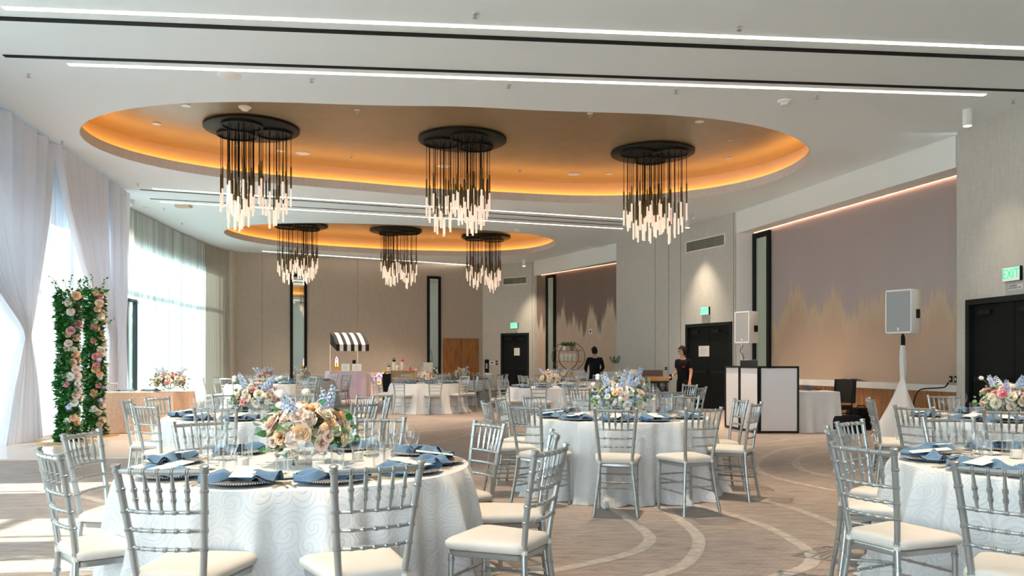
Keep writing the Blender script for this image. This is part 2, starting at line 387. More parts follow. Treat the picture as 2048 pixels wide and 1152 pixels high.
track((300,397), (1245,450.5), .03, 'thin dark ceiling track above the strip before small oval')

# ---------------------------------------------------------------- walls (plan points x, y)
def wall(name, P, z0, z1, mt, thick=.12, side=1, parent=None):
    """vertical wall along plan polyline P, thickness to the outside (left of travel * side)"""
    m = MB(); P = [Vector((x, y, 0)) for x, y in P]; n = len(P); O = []
    for i, p in enumerate(P):
        d = (P[min(i+1, n-1)]-P[max(i-1, 0)]).normalized(); O.append(p+Vector((-d.y, d.x, 0))*thick*side)
    for i in range(n-1):
        a, b, c, d = P[i], P[i+1], O[i+1], O[i]
        L = Vector((0,0,z0)); U = Vector((0,0,z1))
        m.add([a+L,b+L,c+L,d+L,a+U,b+U,c+U,d+U], [(3,2,1,0),(4,5,6,7),(0,1,5,4),(1,2,6,5),(2,3,7,6),(3,0,4,7)])
    o = m.build(name, mt, parent, 0)
    bm = bmesh.new(); bm.from_mesh(o.data); bmesh.ops.recalc_face_normals(bm, faces=bm.faces); bm.to_mesh(o.data); bm.free()
    return o if parent else struct(o)
Z0 = -.05
def lerp2(a, b, t): return (a[0]+(b[0]-a[0])*t, a[1]+(b[1]-a[1])*t)
def door_in(name, A, B, ztop, leaves=2, label_mat=blackm2, inset=.12, side=1):
    """door between plan points A (far) and B (near); opening already left in the wall"""
    A = Vector((*A, 0)); B = Vector((*B, 0)); d = (B-A); L = d.length; d.normalize(); out = Vector((-d.y, d.x, 0))*side
    o = bpy.data.objects.new(name, None); COL.objects.link(o); struct(o); o.location = A
    M = Matrix(((d.x, out.x, 0), (d.y, out.y, 0), (0, 0, 1))).to_4x4()
    def bx(nm, a, b, mt, par=o): return MB().box(a, b, 0, M).build(nm, mt, par, 0)
    fw = .09
    fr = MB(); fr.box((0,-.03,0), (fw,.14,ztop), 0, M); fr.box((L-fw,-.03,0), (L,.14,ztop), 0, M); fr.box((fw,-.03,ztop-fw), (L-fw,.14,ztop), 0, M)
    fr.build('door_frame', blackm, o, 0)
    MB().box((.0,.125,0), (L,.14,ztop), 0, M).build('door_light_block', blackm, o, 0)  # unseen sheet added behind the leaves to block daylight leaks
    w = (L-2*fw)/leaves
    for i in range(leaves):
        x0 = fw+i*w+.006; x1 = fw+(i+1)*w-.006
        lf = bx('door_leaf', (x0,.05,.01), (x1,.10,ztop-fw-.01), label_mat)
        bx('push_bar', (x0+.08,-.01,1.0), (x1-.08,.03,1.06), blackm, lf)
        bx('closer', (x0+.15,.0,ztop-fw-.17), (x0+.45,.05,ztop-fw-.10), blackm, lf)
    return o, M, L
# near grey wall with door_1
PA, PB = (7.66, 13.93), (10.76, -9.0)
def near(y): return (7.66+(13.93-y)*.1353, y)
dA, dB = near(13.70), near(11.66)
wall('wall_right_near', [PA, dA], Z0, CEIL, wall_grey, .14, 1)
wall('wall_right_near_lintel', [dA, dB], 2.36, CEIL, wall_grey, .14, 1)
wall('wall_right_front', [dB, PB], Z0, CEIL, wall_grey, .14, 1)
door_in('door_1', dA, dB, 2.36)
wall('wall_right_near_return', [(7.75,14.0), (8.5,14.08)], Z0, CEIL, wall_grey, .10, 1)
# mural material : plum fading to copper with ragged drips
def muralmat(name, top, bot, zmid, amp=.55, sx=1.0):
    m = mat(name, top, .45, .15, .4); k = N(m); g = k.n('NewGeometry'); s = k.n('SeparateXYZ', {0: g.outputs['Position']})
    u = k.n('Math', {0: s.outputs[1], 1: 1.0}, operation='MULTIPLY')
    cv = k.n('CombineXYZ', {0: u.outputs[0]})
    nb = k.n('TexNoise', {'Vector': cv.outputs[0], 'Scale': .95*sx, 'Detail': 2}); nf = k.n('TexNoise', {'Vector': cv.outputs[0], 'Scale': 5*sx, 'Detail': 8, 'Roughness': .85})
    a = k.n('Math', {0: nb.outputs[0], 1: 5.4*amp, 2: -2.7*amp}, operation='MULTIPLY_ADD')
    b = k.n('Math', {0: nf.outputs[0], 1: 5*amp, 2: -2.5*amp}, operation='MULTIPLY_ADD')
    c = k.n('Math', {0: a.outputs[0], 1: b.outputs[0]}, operation='ADD'); d = k.n('Math', {0: s.outputs[2], 1: c.outputs[0]}, operation='SUBTRACT')
    cz = k.n('CombineXYZ', {0: u.outputs[0], 1: s.outputs[2]}); mz = k.n('Mapping', {0: cz.outputs[0], 'Scale': (14, 1.2, 1)})
    n3 = k.n('TexNoise', {'Vector': mz.outputs[0], 'Scale': 1.5, 'Detail': 5, 'Roughness': .7})
    e = k.n('Math', {0: n3.outputs[0], 1: .7, 2: -.35}, operation='MULTIPLY_ADD'); f_ = k.n('Math', {0: d.outputs[0], 1: e.outputs[0]}, operation='ADD')
    mr = k.n('MapRange', {0: f_.outputs[0], 1: zmid-1.2, 2: zmid+1.6})
    gold_ = (bot[0]*1.10, bot[1]*1.20, bot[2]*1.15)
    k.l(k.ramp(mr.outputs[0], [(.0, bot), (.25, bot), (.42, gold_), (.455, tuple((x*.6+y*.4) for x, y in zip(top, bot))), (.50, top), (1, tuple(x*.93 for x in top))]), k.b.inputs['Base Color'])
    return m
mural1 = muralmat('mural_near', (.43,.38,.38), (.52,.385,.29), 2.55, .6)
mural2 = muralmat('mural_far', (.22,.165,.14), (.58,.46,.37), 2.75, .85, 1.3)
def mural(y): return (8.10-(y-14.75)*.2615, y)
wall('wall_right_mural', [mural(21.55), mural(14.0)], Z0, CEIL, mural1, .12, 1)
wall('wall_right_soffit', [(5.93,21.42), (7.72,14.10)], 4.70, CEIL, paint_white, .6, 1)
wall('wall_right_return', [(5.93,21.40), (6.55,21.40)], Z0, 4.70, paint_white, .12, 1)
# led line under the soffit
def ledline(name, A, B, z, par=None):
    d = Vector((B[0]-A[0], B[1]-A[1], 0)).normalized(); s = Vector((-d.y, d.x, 0))
    a = Vector((*A, z)); b = Vector((*B, z)); m = MB().add([a, b, b-s*.014, a-s*.014], [(0,1,2,3)])
    o = m.build(name, mural_led, None, 0); return o
def off2d(p, q, t, d):   # point along p->q at t, moved d toward the room (right of travel)
    x, y = lerp2(p, q, t); dx, dy = q[0]-p[0], q[1]-p[1]; L = hypot(dx, dy); return (x+dy/L*d, y-dx/L*d)
for (P, Q, lab) in (((mural(21.3)), (mural(14.1)), 'near'),):
    a = off2d(P, Q, 0, .02); b = off2d(P, Q, 1, .02); o = ledline('mural_light', a, b, 4.695)
    tag(o, 'warm glowing LED line along top of the large copper mural', 'light strip', 'mural light strips')
# ledge and wood panelling under the mural
la, lb = off2d(mural(21.3), mural(14.1), 0, .0), off2d(mural(21.3), mural(14.1), 1, .0)
marble = noise_var(mat('pale_marble', (.74,.75,.72), .3), (.66,.67,.65), (.80,.80,.78), 2.5, 8)
lo = wall('trim_1', [la, lb], .78, .90, marble, .42, -1); lo.name = 'trim_1'
pa, pb = off2d(la, lb, 0, .38), off2d(la, lb, 1, .38)
pw = wall('trim_2', [pa, pb], 0, .78, woodm, .36, 1)
# mid grey wall with door_2
GA, GB = (3.46, 26.87), (5.90, 21.42)
def mid(y): t = (26.87-y)/(26.87-21.42); return lerp2(GA, GB, t)
dA, dB = mid(23.38), mid(21.52)
wall('wall_right_middle', [GA, dA], Z0, CEIL, wall_grey, .14, 1)
wall('wall_right_middle_lintel', [dA, dB], 2.38, CEIL, wall_grey, .14, 1)
wall('wall_right_middle_end', [dB, GB], Z0, CEIL, wall_grey, .14, 1)
door_in('door_2', dA, dB, 2.38)
joint_m = mat('joint', (.10,.10,.095), .7); joint_m2 = mat('joint_taupe', (.24,.19,.14), .7)
def joint(px, A, B, mt, w=.012):
    p = isect(px, A, B); L = hypot(B[0]-A[0], B[1]-A[1]); t = hypot(p[0]-A[0], p[1]-A[1])/L
    wall('trim_3', [off2d(A, B, t, .004), off2d(A, B, t+w/L, .004)], 0, CEIL, mt, .01, 1)
def isect(px, A, B):
    s = (px-CX)/F; dx, dy = B[0]-A[0], B[1]-A[1]; t = (s*A[1]-A[0])/(dx-s*dy); return lerp2(A, B, t)
for px in (1310, 1337, 1361, 1467): joint(px, GA, GB, joint_m)
# far mural recess
def fmural(y): return (1.67+(30.8-y)*.6333, y)
wall('wall_far_mural', [fmural(31.9), fmural(27.0)], Z0, CEIL, mural2, .12, 1)
wall('wall_far_soffit', [(.86,31.95), (3.50,26.95)], 4.68, CEIL, paint_white, .6, 1)
wall('wall_far_return', [(.86,31.90), (1.5,31.90)], Z0, 4.68, wall_grey, .12, 1)
wall('wall_right_middle_return', [(3.52,26.88), (4.3,27.1)], Z0, CEIL, wall_grey, .10, 1)
o = ledline('mural_light', off2d(fmural(31.6), fmural(27.2), 0, .03), off2d(fmural(31.6), fmural(27.2), 1, .03), 4.675)
tag(o, 'warm glowing LED line along top of the far brown mural', 'light strip', 'mural light strips')
# last grey wall with door_3
HA, HB = (-1.21, 33.4), (.86, 31.93)
dA, dB = isect(1002, HA, HB), isect(1058, HA, HB)
wall('wall_far_right', [HA, dA], Z0, CEIL, wall_grey, .14, 1)
wall('wall_far_right_lintel', [dA, dB], 2.45, CEIL, wall_grey, .14, 1)
wall('wall_far_right_end', [dB, HB], Z0, CEIL, wall_grey, .14, 1)
door_in('door_3', dA, dB, 2.45)
# back wall with two slim mirrors and a wood door
BA, BB = (-9.99, 29.07), (-1.21, 33.4)
dA, dB = isect(886, BA, BB), isect(958, BA, BB)
wall('wall_left_corner', [(-10.9,28.2), (-10.9,28.65), BA], Z0, CEIL, paint_white, .14, 1)
struct(MB().box((-10.10,28.78,0), (-9.93,29.10,CEIL)).build('trim_5', noise_var(mat('cream_trim', (.62,.57,.48), .7), (.60,.55,.46), (.64,.59,.5), 3, 2), smooth=0))
wall('wall_back', [BA, dA], Z0, CEIL, wall_taupe, .14, 1)
wall('wall_back_lintel', [dA, dB], 2.25, CEIL, wall_taupe, .14, 1)
wall('wall_back_end', [dB, BB], Z0, CEIL, wall_taupe, .14, 1)
d4 = bpy.data.objects.new('door_4', None); COL.objects.link(d4); struct(d4)
for i in range(2):
    a, b = lerp2(dA, dB, i*.5+.006), lerp2(dA, dB, i*.5+.494)
    wall('door_leaf', [a, b], 0, 2.24, woodm, .10, 1, d4)
wall('door_light_block', [off2d(dA, dB, 0, -.115), off2d(dA, dB, 1, -.115)], 0, 2.3, blackm, .02, 1, d4)  # unseen sheet added behind the wooden leaves to keep daylight out
for px in (524, 715): joint(px, BA, BB, joint_m2)
joint(1064.5, HA, HB, joint_m)
def framed(label, A, B, px0, px1, z0, z1, d=.02, fw=.10, mt=None):
    p, q = isect(px0, A, B), isect(px1, A, B); L = hypot(q[0]-p[0], q[1]-p[1]); a = off2d(p, q, 0, d); b = off2d(p, q, 1, d)
    t = thing('wall_mirror', label, 'mirror', (a[0], a[1], z0), atan2(b[1]-a[1], b[0]-a[0]), 'slim black framed mirrors')
    h = z1-z0
    MB().box((fw,.0,fw), (L-fw,.012,h-fw)).build('glass', mt or mirror_m, t, 0)
    m = MB(); m.box((0,-.04,0), (fw,.02,h)); m.box((L-fw,-.04,0), (L,.02,h)); m.box((fw,-.04,h-fw), (L-fw,.02,h)); m.box((fw,-.04,0), (L-fw,.02,fw))
    m.build('frame', blackm2, t, 0)
framed('tall black framed mirror on the taupe far wall nearest the sheer curtains', BA, BB, 580, 613.5, .05, 4.55)
framed('tall black framed mirror on the taupe far wall beside the wooden door', BA, BB, 854, 881, .05, 4.72)
framed('tall black framed mirror at the end of the large copper mural', mural(21.5), mural(14), 1509, 1543, .92, 4.66, .03, .13, tint_glass)
framed('tall black framed mirror at the end of the far brown mural', fmural(31.85), fmural(27), 1094, 1112, .05, 4.62, .03, .10, tint_glass)
# left window wall: mullioned glazing behind the curtains
WL = [(-8.1,-9),(-8.6,6),(-9.1,12.5),(-9.95,20.1),(-10.35,24.3),(-10.5,27.4),(-10.4,29.2)]
frame_m = mat('dark_window_frame', (.02,.025,.03), .4)
pale_frame = mat('pale_window_frame', (.30,.32,.31), .5)
wn = 0
def along(P, s):
    for a, b in zip(P, P[1:]):
        L = hypot(b[0]-a[0], b[1]-a[1])
        if s <= L: return (a[0]+(b[0]-a[0])*s/L, a[1]+(b[1]-a[1])*s/L), atan2(b[1]-a[1], b[0]-a[0])
        s -= L
    return P[-1], atan2(P[-1][1]-P[-2][1], P[-1][0]-P[-2][0])
def plen(P): return sum(hypot(b[0]-a[0], b[1]-a[1]) for a, b in zip(P, P[1:]))
LW = plen(WL); nb_ = 17
for i in range(nb_):
    (a, ang), (b, _) = along(WL, LW*i/nb_), along(WL, LW*(i+1)/nb_)
    ang = atan2(b[1]-a[1], b[0]-a[0]); L = hypot(b[0]-a[0], b[1]-a[1])
    w = bpy.data.objects.new('window_%d' % (i+1), None); COL.objects.link(w); struct(w); w.location = (*a, 0); w.rotation_euler = (0,0,ang)
    m = MB(); m.box((-.04,0,0), (.04,.10,CEIL)); m.box((L/2-.025,0,0), (L/2+.025,.08,CEIL))
    for z in (0, 3.25, CEIL-.14): m.box((.04,.01,z), (L/2-.025,.09,z+.08)); m.box((L/2+.025,.01,z), (L-.04,.09,z+.08))
    m.build('window_frame', frame_m if i in (13,) else pale_frame, w, 0)
    MB().box((.0,.045,.05), (L,.053,CEIL-.1)).build('pane', window_glass, w, 0)
wall('wall_left_header', [(x+.16, y) for x, y in WL][2:], 4.45, CEIL, mat('header_panel', (.40,.43,.40), .8), .1, 1)
wall('wall_left_header', [(x+.16, y) for x, y in WL][:3], 4.75, CEIL, mat('header_panel', (.40,.43,.40), .8), .1, 1)
wall('wall_behind_light_block', [(10.8,-9), (-1.5,-9)], Z0, CEIL, wall_grey, .14, 1)  # unseen partial wall, added so daylight falls more from the left
# outside: terrace paving and a hedge
terr = struct(MB().box((-40,-40,-.35), (-8.2,60,-.12)).build('ground_terrace', noise_var(mat('terrace_stone', (.55,.54,.5), .9), (.62,.61,.58), (.70,.69,.67), 1, 4), smooth=0))
g2 = struct(MB().box((-8.2,-40,-.35), (40,-9.02,-.12)).build('ground_forecourt', terr.data.materials[0], smooth=0))
m = MB(); rr = random.Random(3)
for i in range(2600):
    c = Vector((-17+rr.uniform(-1,1), rr.uniform(4,46), rr.uniform(0,3.4)))
    d1 = Vector((rr.uniform(-1,1), rr.uniform(-1,1), rr.uniform(-1,1))).normalized()*.28; d2 = d1.cross(Vector((rr.uniform(-1,1), rr.uniform(-1,1), 1))).normalized()*.2
    m.add([c-d1, c-d2, c+d1, c+d2], [(0,1,2,3)])
tag(m.build('hedge', green_mid, smooth=0), 'green foliage outside the glass doors behind the sheers', 'hedge', kind='stuff')
# ---------------------------------------------------------------- curtains
def curtain(P, z0, z1, label, mt=sheer, name='sheer_curtain', pitch=.17, amp=.05, seed=0, cat='curtain', group=None, s0=0, s1=None):
    rr = random.Random(seed); L = plen(P); s1 = L if s1 is None else s1; n = max(8, int((s1-s0)/pitch*6)); ph = rr.uniform(0, 6)
    def fn(u, v):
        s = s0+(s1-s0)*u; (x, y), a = along(P, s)
        k = amp*(sin(2*pi*s/pitch+ph+.8*sin(s*2.3))+.35*sin(2*pi*s/pitch*2.3+ph))*(1-.25*v)
        k += .03*sin(s*1.7+ph)*(1-v)
        return (x-sin(a)*k, y+cos(a)*k, z0+(z1-z0)*v)
    o = MB().grid(fn, n, 6).build(name, mt, None, 180)
    return tag(o, label, cat, group)
SL = [(-9.62,19.6),(-9.72,20.1),(-10.1,24.3),(-10.25,27.4),(-10.05,29.0)]
LS = plen(SL); sg = 'sheer curtains before the window wall'
pD = onz(276, 405, CEIL); sDoor = 1.35
curtain(SL, 2.95, CEIL-.03, 'short white sheer hanging above the dark framed terrace door', seed=1, s0=0, s1=1.68)
curtain(SL, .02, CEIL-.03, 'white sheer curtain right beside the terrace door opening', seed=2, s0=1.70, s1=4.6, group=sg)
curtain(SL, .02, CEIL-.03, 'white sheer curtain halfway between terrace door and far corner', seed=3, s0=4.65, s1=7.4, group=sg)
curtain(SL, .02, CEIL-.03, 'greyish sheer curtain stacked in the far corner by the taupe wall', seed=4, s0=7.45, s1=LS, group=sg,
        mt=sheer_mat('grey_sheer', (.50,.48,.42), .01, .10), pitch=.16, amp=.05)
# dark framed terrace door beyond
t = thing('terrace_door', 'dark framed glazed terrace door standing beneath the short sheer', 'door', (-9.80, 19.62, 0), radians(93))
m = MB(); m.box((0,0,0), (.09,.09,2.95)); m.box((1.68,0,0), (1.76,.09,2.95)); m.box((.09,0,2.86), (1.68,.09,2.95)); m.build('door_frame', frame_m, t, 0)
MB().box((.12,.03,.02), (1.05,.07,2.3)).build('door_leaf', frame_m, t, 0)
MB().box((1.05,.04,.02), (1.68,.05,2.84)).build('pane', window_glass, t, 0)
# near window sheers outside the frame (they shape the sun on the carpet)
NW = [(-7.9,-8.8),(-8.3,6),(-8.75,11.8)]
for i, (a, b) in enumerate(((0.2,2.2),(2.9,4.7),(5.3,6.6),(7.15,8.3),(8.75,9.7),(10.15,10.9),(11.4,12.2),(12.7,13.3),(13.7,14.3),(15.2,16.6),(17.3,18.5),(19.2,20.4))):
    curtain(NW, .02, CEIL-.03, '%s white sheer curtain out of frame beside the near tables' % ['first','second','third','fourth','fifth','sixth','seventh','eighth','ninth','tenth','eleventh','twelfth'][i], mt=sheer_side, seed=20+i, s0=a, s1=b, group='sheers out of frame near the camera')
# draped ceremony backdrop, built from left (near) to right (far)
DP = [(-7.50,10.1),(-7.94,12.56),(-9.0,18.75)]
def on_line(px):   # intersection of the viewing bearing px with the drape line
    s = (px-CX)/F
    for a, b in zip(DP, DP[1:]):
        dx, dy = b[0]-a[0], b[1]-a[1]; t = (s*a[1]-a[0])/(dx-s*dy)
        if t <= 1.0001: return Vector((a[0]+dx*t, a[1]+dy*t, 0)), Vector((dx, dy, 0)).normalized()
    return Vector((*DP[-1], 0)), Vector((-.17, .98, 0))
def drape(keys, label, mt=drape_m, nfold=9, amp=.06, seed=0, name='stage_drape', group='white draped backdrop panels', out=0.0, z0=.02):
    """keys: list of (z, px_left, px_right) on the backdrop line, top to bottom"""
    rr = random.Random(seed); ph = rr.uniform(0, 6)
    def lohi(z):
        for (za, a0, a1), (zb, b0, b1) in zip(keys, keys[1:]):
            if zb <= z <= za:
                t = (za-z)/(za-zb)
                return a0+(b0-a0)*t, a1+(b1-a1)*t
        return keys[-1][1:]
    zt, zb = keys[0][0], keys[-1][0]
    def fn(u, v):
        z = zt+(zb-zt)*v; l, r_ = lohi(z); px = l+(r_-l)*u; p, d = on_line(px); nrm = Vector((d.y, -d.x, 0))
        wid = (on_line(r_)[0]-on_line(l)[0]).length
        A = amp*min(1.0, .35+wid/1.2)
        k = A*(sin(2*pi*nfold*u+ph+.6*sin(4*u+v*2))+.4*sin(2*pi*nfold*2.3*u+ph*2))
        q = p+nrm*(k+out); return (q.x, q.y, z)
    o = MB().grid(fn, nfold*12, 40).build(name, mt, None, 180)
    return tag(o, label, 'drape', group)
ZT = CEIL-.06
TZ = 1.73
drape([(ZT,-150,96),(3.9,-130,84),(3.3,-105,75),(2.7,-62,64),(2.25,-16,55),(1.95,16,48),(1.8,29,45.5),(TZ,32,45),(1.62,28,47),(1.3,17,52),(.9,4,58),(.02,-14,66)], 'white draped panel gathered by a tie, nearest of the ceremony backdrop', nfold=10, seed=1, out=.1)
drape([(ZT,98,206),(4.2,118,204),(3.2,150,206),(2.3,186,214),(1.9,204,218),(1.5,202,220),(.02,196,222)], 'white draped panel swept aside behind the flower pillars', nfold=8, seed=2, out=.12)
drape([(ZT,204,243),(3.3,206,241),(2.0,212,236),(1.2,210,238),(.02,206,243)], 'straight white draped panel at the terrace end of backdrop', nfold=5, seed=3, out=.14)
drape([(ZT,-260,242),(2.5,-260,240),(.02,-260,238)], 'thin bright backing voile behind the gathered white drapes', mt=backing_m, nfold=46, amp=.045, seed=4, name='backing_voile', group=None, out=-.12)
t = thing('drape_rail', 'thin metal rail carrying the white ceremony drapes under the ceiling', 'curtain rail')
MB().tube([(DP[0][0],DP[0][1],CEIL-.05),(DP[1][0],DP[1][1],CEIL-.05),(DP[2][0],DP[2][1],CEIL-.05)], .018, 6).build('rail', silver, t)
# white stage floor panels below the drapes
def slab(name, px, z, mt, label, cat):
    P = [onz(x, y) for x, y in px]; m = MB(); n = len(P)
    m.add([(p.x,p.y,z) for p in P]+[(p.x,p.y,.002) for p in P], [tuple(range(n)), tuple(range(2*n-1,n-1,-1))]+[(i,n+i,n+(i+1)%n,(i+1)%n) for i in range(n)])
    o = m.build(name, mt, None, 0); bm = bmesh.new(); bm.from_mesh(o.data); bmesh.ops.recalc_face_normals(bm, faces=bm.faces); bm.to_mesh(o.data); bm.free()
    return tag(o, label, cat)
gloss = mat('white_gloss', (.80,.78,.74), .08)
slab('stage_floor', [(-60,924),(300,916),(330,884),(120,884),(-60,900)], .025, gloss, 'glossy white stage floor laid before the drapes', 'stage floor')
# ---------------------------------------------------------------- chiavari chair  (origin: floor under seat centre, faces +Y)
def ringed(p0, p1, r, rings, n=8, rr=1.28, bow=None, taper=None):
    """rod with bamboo rings at fractions in rings"""
    p0, p1 = Vector(p0), Vector(p1); L = (p1-p0).length; e = .004/L; P = []; R = []
    ks = [(0, 1)]
    for q in rings: ks += [(q-2.2*e, 1), (q-1.6*e, rr), (q-.3*e, rr), (q, 1.02), (q+.3*e, rr), (q+1.6*e, rr), (q+2.2*e, 1)]
    ks += [(1, 1)]
    for t, f in ks:
        p = p0.lerp(p1, min(1, max(0, t)))
        if bow: p = p+bow(t)
        P.append(p); R.append(r*f*(taper(t) if taper else 1))
    return MB().tube(P, R, n)
def post_x(z): return .135+(.178-.135)*max(0, (z-.46)/.46) if z > .46 else .135+(.185-.135)*((.46-z)/.46)**1.1
def post_y(z):
    if z > .46: t = (z-.46)/.46; return -.185-.075*t**1.3
    t = (.46-z)/.46; return -.185-.055*t**1.4
def chair_proto(detail, label):
    t = thing('chiavari_chair', label, 'chair', (0,0,0), 0, 'silver chiavari chairs')
    n = 8 if detail else 5
    for s in (-1, 1):
        zs = []; R = []
        marks = (.13,.24,.36,.475,.595,.67,.745,.83,.905) if detail else ()
        z = 0; seq = [(0, 1)]
        for q in marks: seq += [(q-.008, 1), (q-.006, 1.22), (q-.001, 1.22), (q, 1.03), (q+.001, 1.22), (q+.006, 1.22), (q+.008, 1)]
        if not detail: seq += [(.2,1),(.46,1),(.7,1)]
        seq += [(.922, 1)]
        if detail: seq += [(.923, 1.3), (.930, 1.3), (.933, .9)]
        P = [(s*post_x(z), post_y(z), z) for z, f in seq]; R = [.0145*f*(.85+.15*min(1, z/.3)) for z, f in seq]
        MB().tube(P, R, n+2 if detail else 6).build('rear_leg', silver, t)
    for s in (-1, 1):
        if detail: fl = ringed((s*.172, .185, 0), (s*.165, .180, .425), .0135, (.3,.62,.93), 8)
        else: fl = MB().tube([(s*.172, .185, 0), (s*.165, .180, .425)], .013, 5)
        fl.build('front_leg', silver, t)
    def rail(z, r, name, rings):
        x = post_x(z)-.008; y = post_y(z); b = lambda q: Vector((0, -.022*4*q*(1-q), 0))
        if detail:
            return ringed((-x, y, z), (x, y, z), r, rings, 8, 1.3, b).build(name, silver, t)
        return MB().tube([(-x, y, z), (0, y-.022, z), (x, y, z)], r, 5).build(name, silver, t)
    rg = tuple(i/6 for i in range(1, 6))
    rail(.905, .0115, 'top_rail', rg)
    for z in (.745, .67, .595): rail(z, .0082, 'back_rail', rg)
    if detail:
        for i in range(1, 6):
            q = i/6; x1 = (post_x(.905)-.008)*(2*q-1); x0 = (post_x(.745)-.008)*(2*q-1); b = -.022*4*q*(1-q)
            ringed((x0, post_y(.745)+b, .747), (x1, post_y(.905)+b, .90), .0072, (.3,.55), 6, 1.35,
                   taper=lambda v: .55+.75*sin(pi*min(1, max(0, v*.8+.1)))).build('spindle', silver, t)
    else:
        sp_ = MB()
        for i in range(1, 6):
            q = i/6; x1 = (post_x(.905)-.008)*(2*q-1); x0 = (post_x(.745)-.008)*(2*q-1); b = -.022*4*q*(1-q)
            sp_.tube([(x0, post_y(.745)+b, .747), (x1, post_y(.905)+b, .90)], .0062, 4, caps=False)
        sp_.build('spindles', silver, t)['kind'] = 'stuff'
    # seat frame : rounded trapezoid ring slab
    def outline(w0, w1, y0, y1, rad, k=4):
        C4 = [(-w0, y0, pi), (w0, y0, 1.5*pi), (w1, y1, 0), (-w1, y1, .5*pi)]; out = []
        for (x, y, a) in C4:
            cx = x+rad*(1 if x < 0 else -1); cy = y+rad*(1 if y < 0 else -1)
            for j in range(k+1): b = a+pi/2*j/k; out.append((cx+rad*cos(b), cy+rad*sin(b)))
        return out
    k_ = 4 if detail else 2
    def layers(prof, name, mt, smooth=60):
        m = MB(); L = []
        for z, dx in prof:
            L.append([(x, y, z) for x, y in outline(.160+dx, .192+dx, -.185-dx*.6, .195+dx, .045, k_)])
        n = len(L[0]); m.add([p for l in L for p in l], [(i*n+j, i*n+(j+1)%n, (i+1)*n+(j+1)%n, (i+1)*n+j) for i in range(len(L)-1) for j in range(n)]+[tuple(range(n-1,-1,-1)), tuple((len(L)-1)*n+j for j in range(n))])
        return m.build(name, mt, t, smooth)
    layers([(.415, -.012), (.42, -.003), (.44, .0), (.445, -.004)], 'seat_frame', silver, 40)
    cu = [(.446, -.006), (.452, .008), (.468, .016), (.484, .014), (.496, .0), (.502, -.03), (.505, -.08)] if detail else [(.446, -.004), (.465, .014), (.49, .008), (.503, -.04)]
    layers(cu, 'seat_cushion', cushion_m, 180)
    # stretchers
    def st(a, b, rings=(.25,.5,.75)):
        if detail: ringed(a, b, .0078, rings, 6, 1.35).build('stretcher', silver, t)
        else: MB().tube([a, b], .007, 4).build('stretcher', silver, t)
    for s in (-1, 1):
        for z in (.19, .28): st((s*post_x(z), post_y(z), z), (s*.17, .183, z))
    st((-post_x(.24), post_y(.24), .24), (post_x(.24), post_y(.24), .24)); st((-.17, .183, .23), (.17, .183, .23)); st((-.168, .183, .31), (.168, .183, .31))
    if detail:
        for s in (-1, 1): MB().lathe([(.0175,-.014),(.018,0),(.0175,.014)], 8, (s*post_x(.47), post_y(.47), .462)).build('seat_tie', tie_m, t)
    return t

# ---------------------------------------------------------------- tables : key -> centre, distance words
TB = {
 'A': ((-1.17,4.52), 'the nearest full table'),
 'B': ((1.12,8.43), 'the table before the speaker booth'),
 'C': ((-2.69,8.55), 'the table by the peach head table'),
 'J': ((1.95,13.3), 'the table behind the centre one'),
 'K': ((3.13,4.5), 'the cut-off table nearest right'),
 'L': ((5.0,8.2), 'the table before the near black doors'),
 'H': ((.83,17.9), 'the table before the gold shelf'),
 'I': ((1.55,23.0), 'the farthest table before the brown mural'),
 'D': ((-6.25,20.4), 'the far table beside the sheers'),
 'E': ((-6.2,23.9), 'the table before the striped awning'),
 'F': ((-2.25,21.2), 'the table before the slatted bar'),
 'G': ((-1.55,25.2), 'the table before the wooden doors'),
}
# measured chair backs: (px, top row) in the photo
CH = {
 'A': [(117,903.5),(212,866),(321,934),(756,930),(1100,897),(1106,866),(944,849),(738,841),(424,847)],
 'B': [(1231,818),(1407,817),(1512,807),(1480,800),(1371,792),(1099,794),(973,804.5),(1001,797),(1050,813),(1226,790)],
 'C': [(254.5,802),(291,811),(315,796),(431,817),(730,807),(775,796),(721,793),(600,789),(455,789)],
 'J': [(1158,777.5),(1291,779),(1344,783),(1402,775),(1352,770),(1250,765),(1140,768)],
 'K': [(1673,859),(1725,893),(1745,846),(1940,842),(2012,935)],
 'L': [(1762,800),(1774,798),(1828,814),(1902,793),(2018,822),(2120,800)],
}
def back_pos(px, py): Y = (.922-H)*F/(HY-py); return Vector(((px-CX)/F*Y, Y, 0))
def dirs(key):
    c = Vector((*TB[key][0], 0)); out = []
    if key in CH:
        for px, py in CH[key]: out.append(back_pos(px, py)-c)
    else:
        n = 9 if key in 'DEFGHI' else 10; off = {'D':.1,'E':.4,'F':-1.63+.32,'G':.2,'H':.35,'I':.1}[key]
        rr = random.Random(key)
        for i in range(n): a = off+2*pi*i/n+rr.uniform(-.06,.06); r = 1.36+rr.uniform(-.05,.08); out.append(Vector((cos(a)*r, sin(a)*r, 0)))
    # clockwise seen from above, starting at the window side (-X)
    out.sort(key=lambda v: ((pi-atan2(v.y, v.x)) % (2*pi)))
    return c, out
ORD = ['first','second','third','fourth','fifth','sixth','seventh','eighth','ninth','tenth','eleventh']
full = chair_proto(True, ''); lite = chair_proto(False, '')
used = {'full': False, 'lite': False}
kf = [0]
def put_chair(proto, key, loc, rz, label, group):
    if not used[key]: used[key] = True; proto.location = loc; proto.rotation_euler = (0,0,rz); proto['label'] = label; proto['group'] = group; o = proto
    else: o = dup(proto, loc, rz, label, group)
    return o
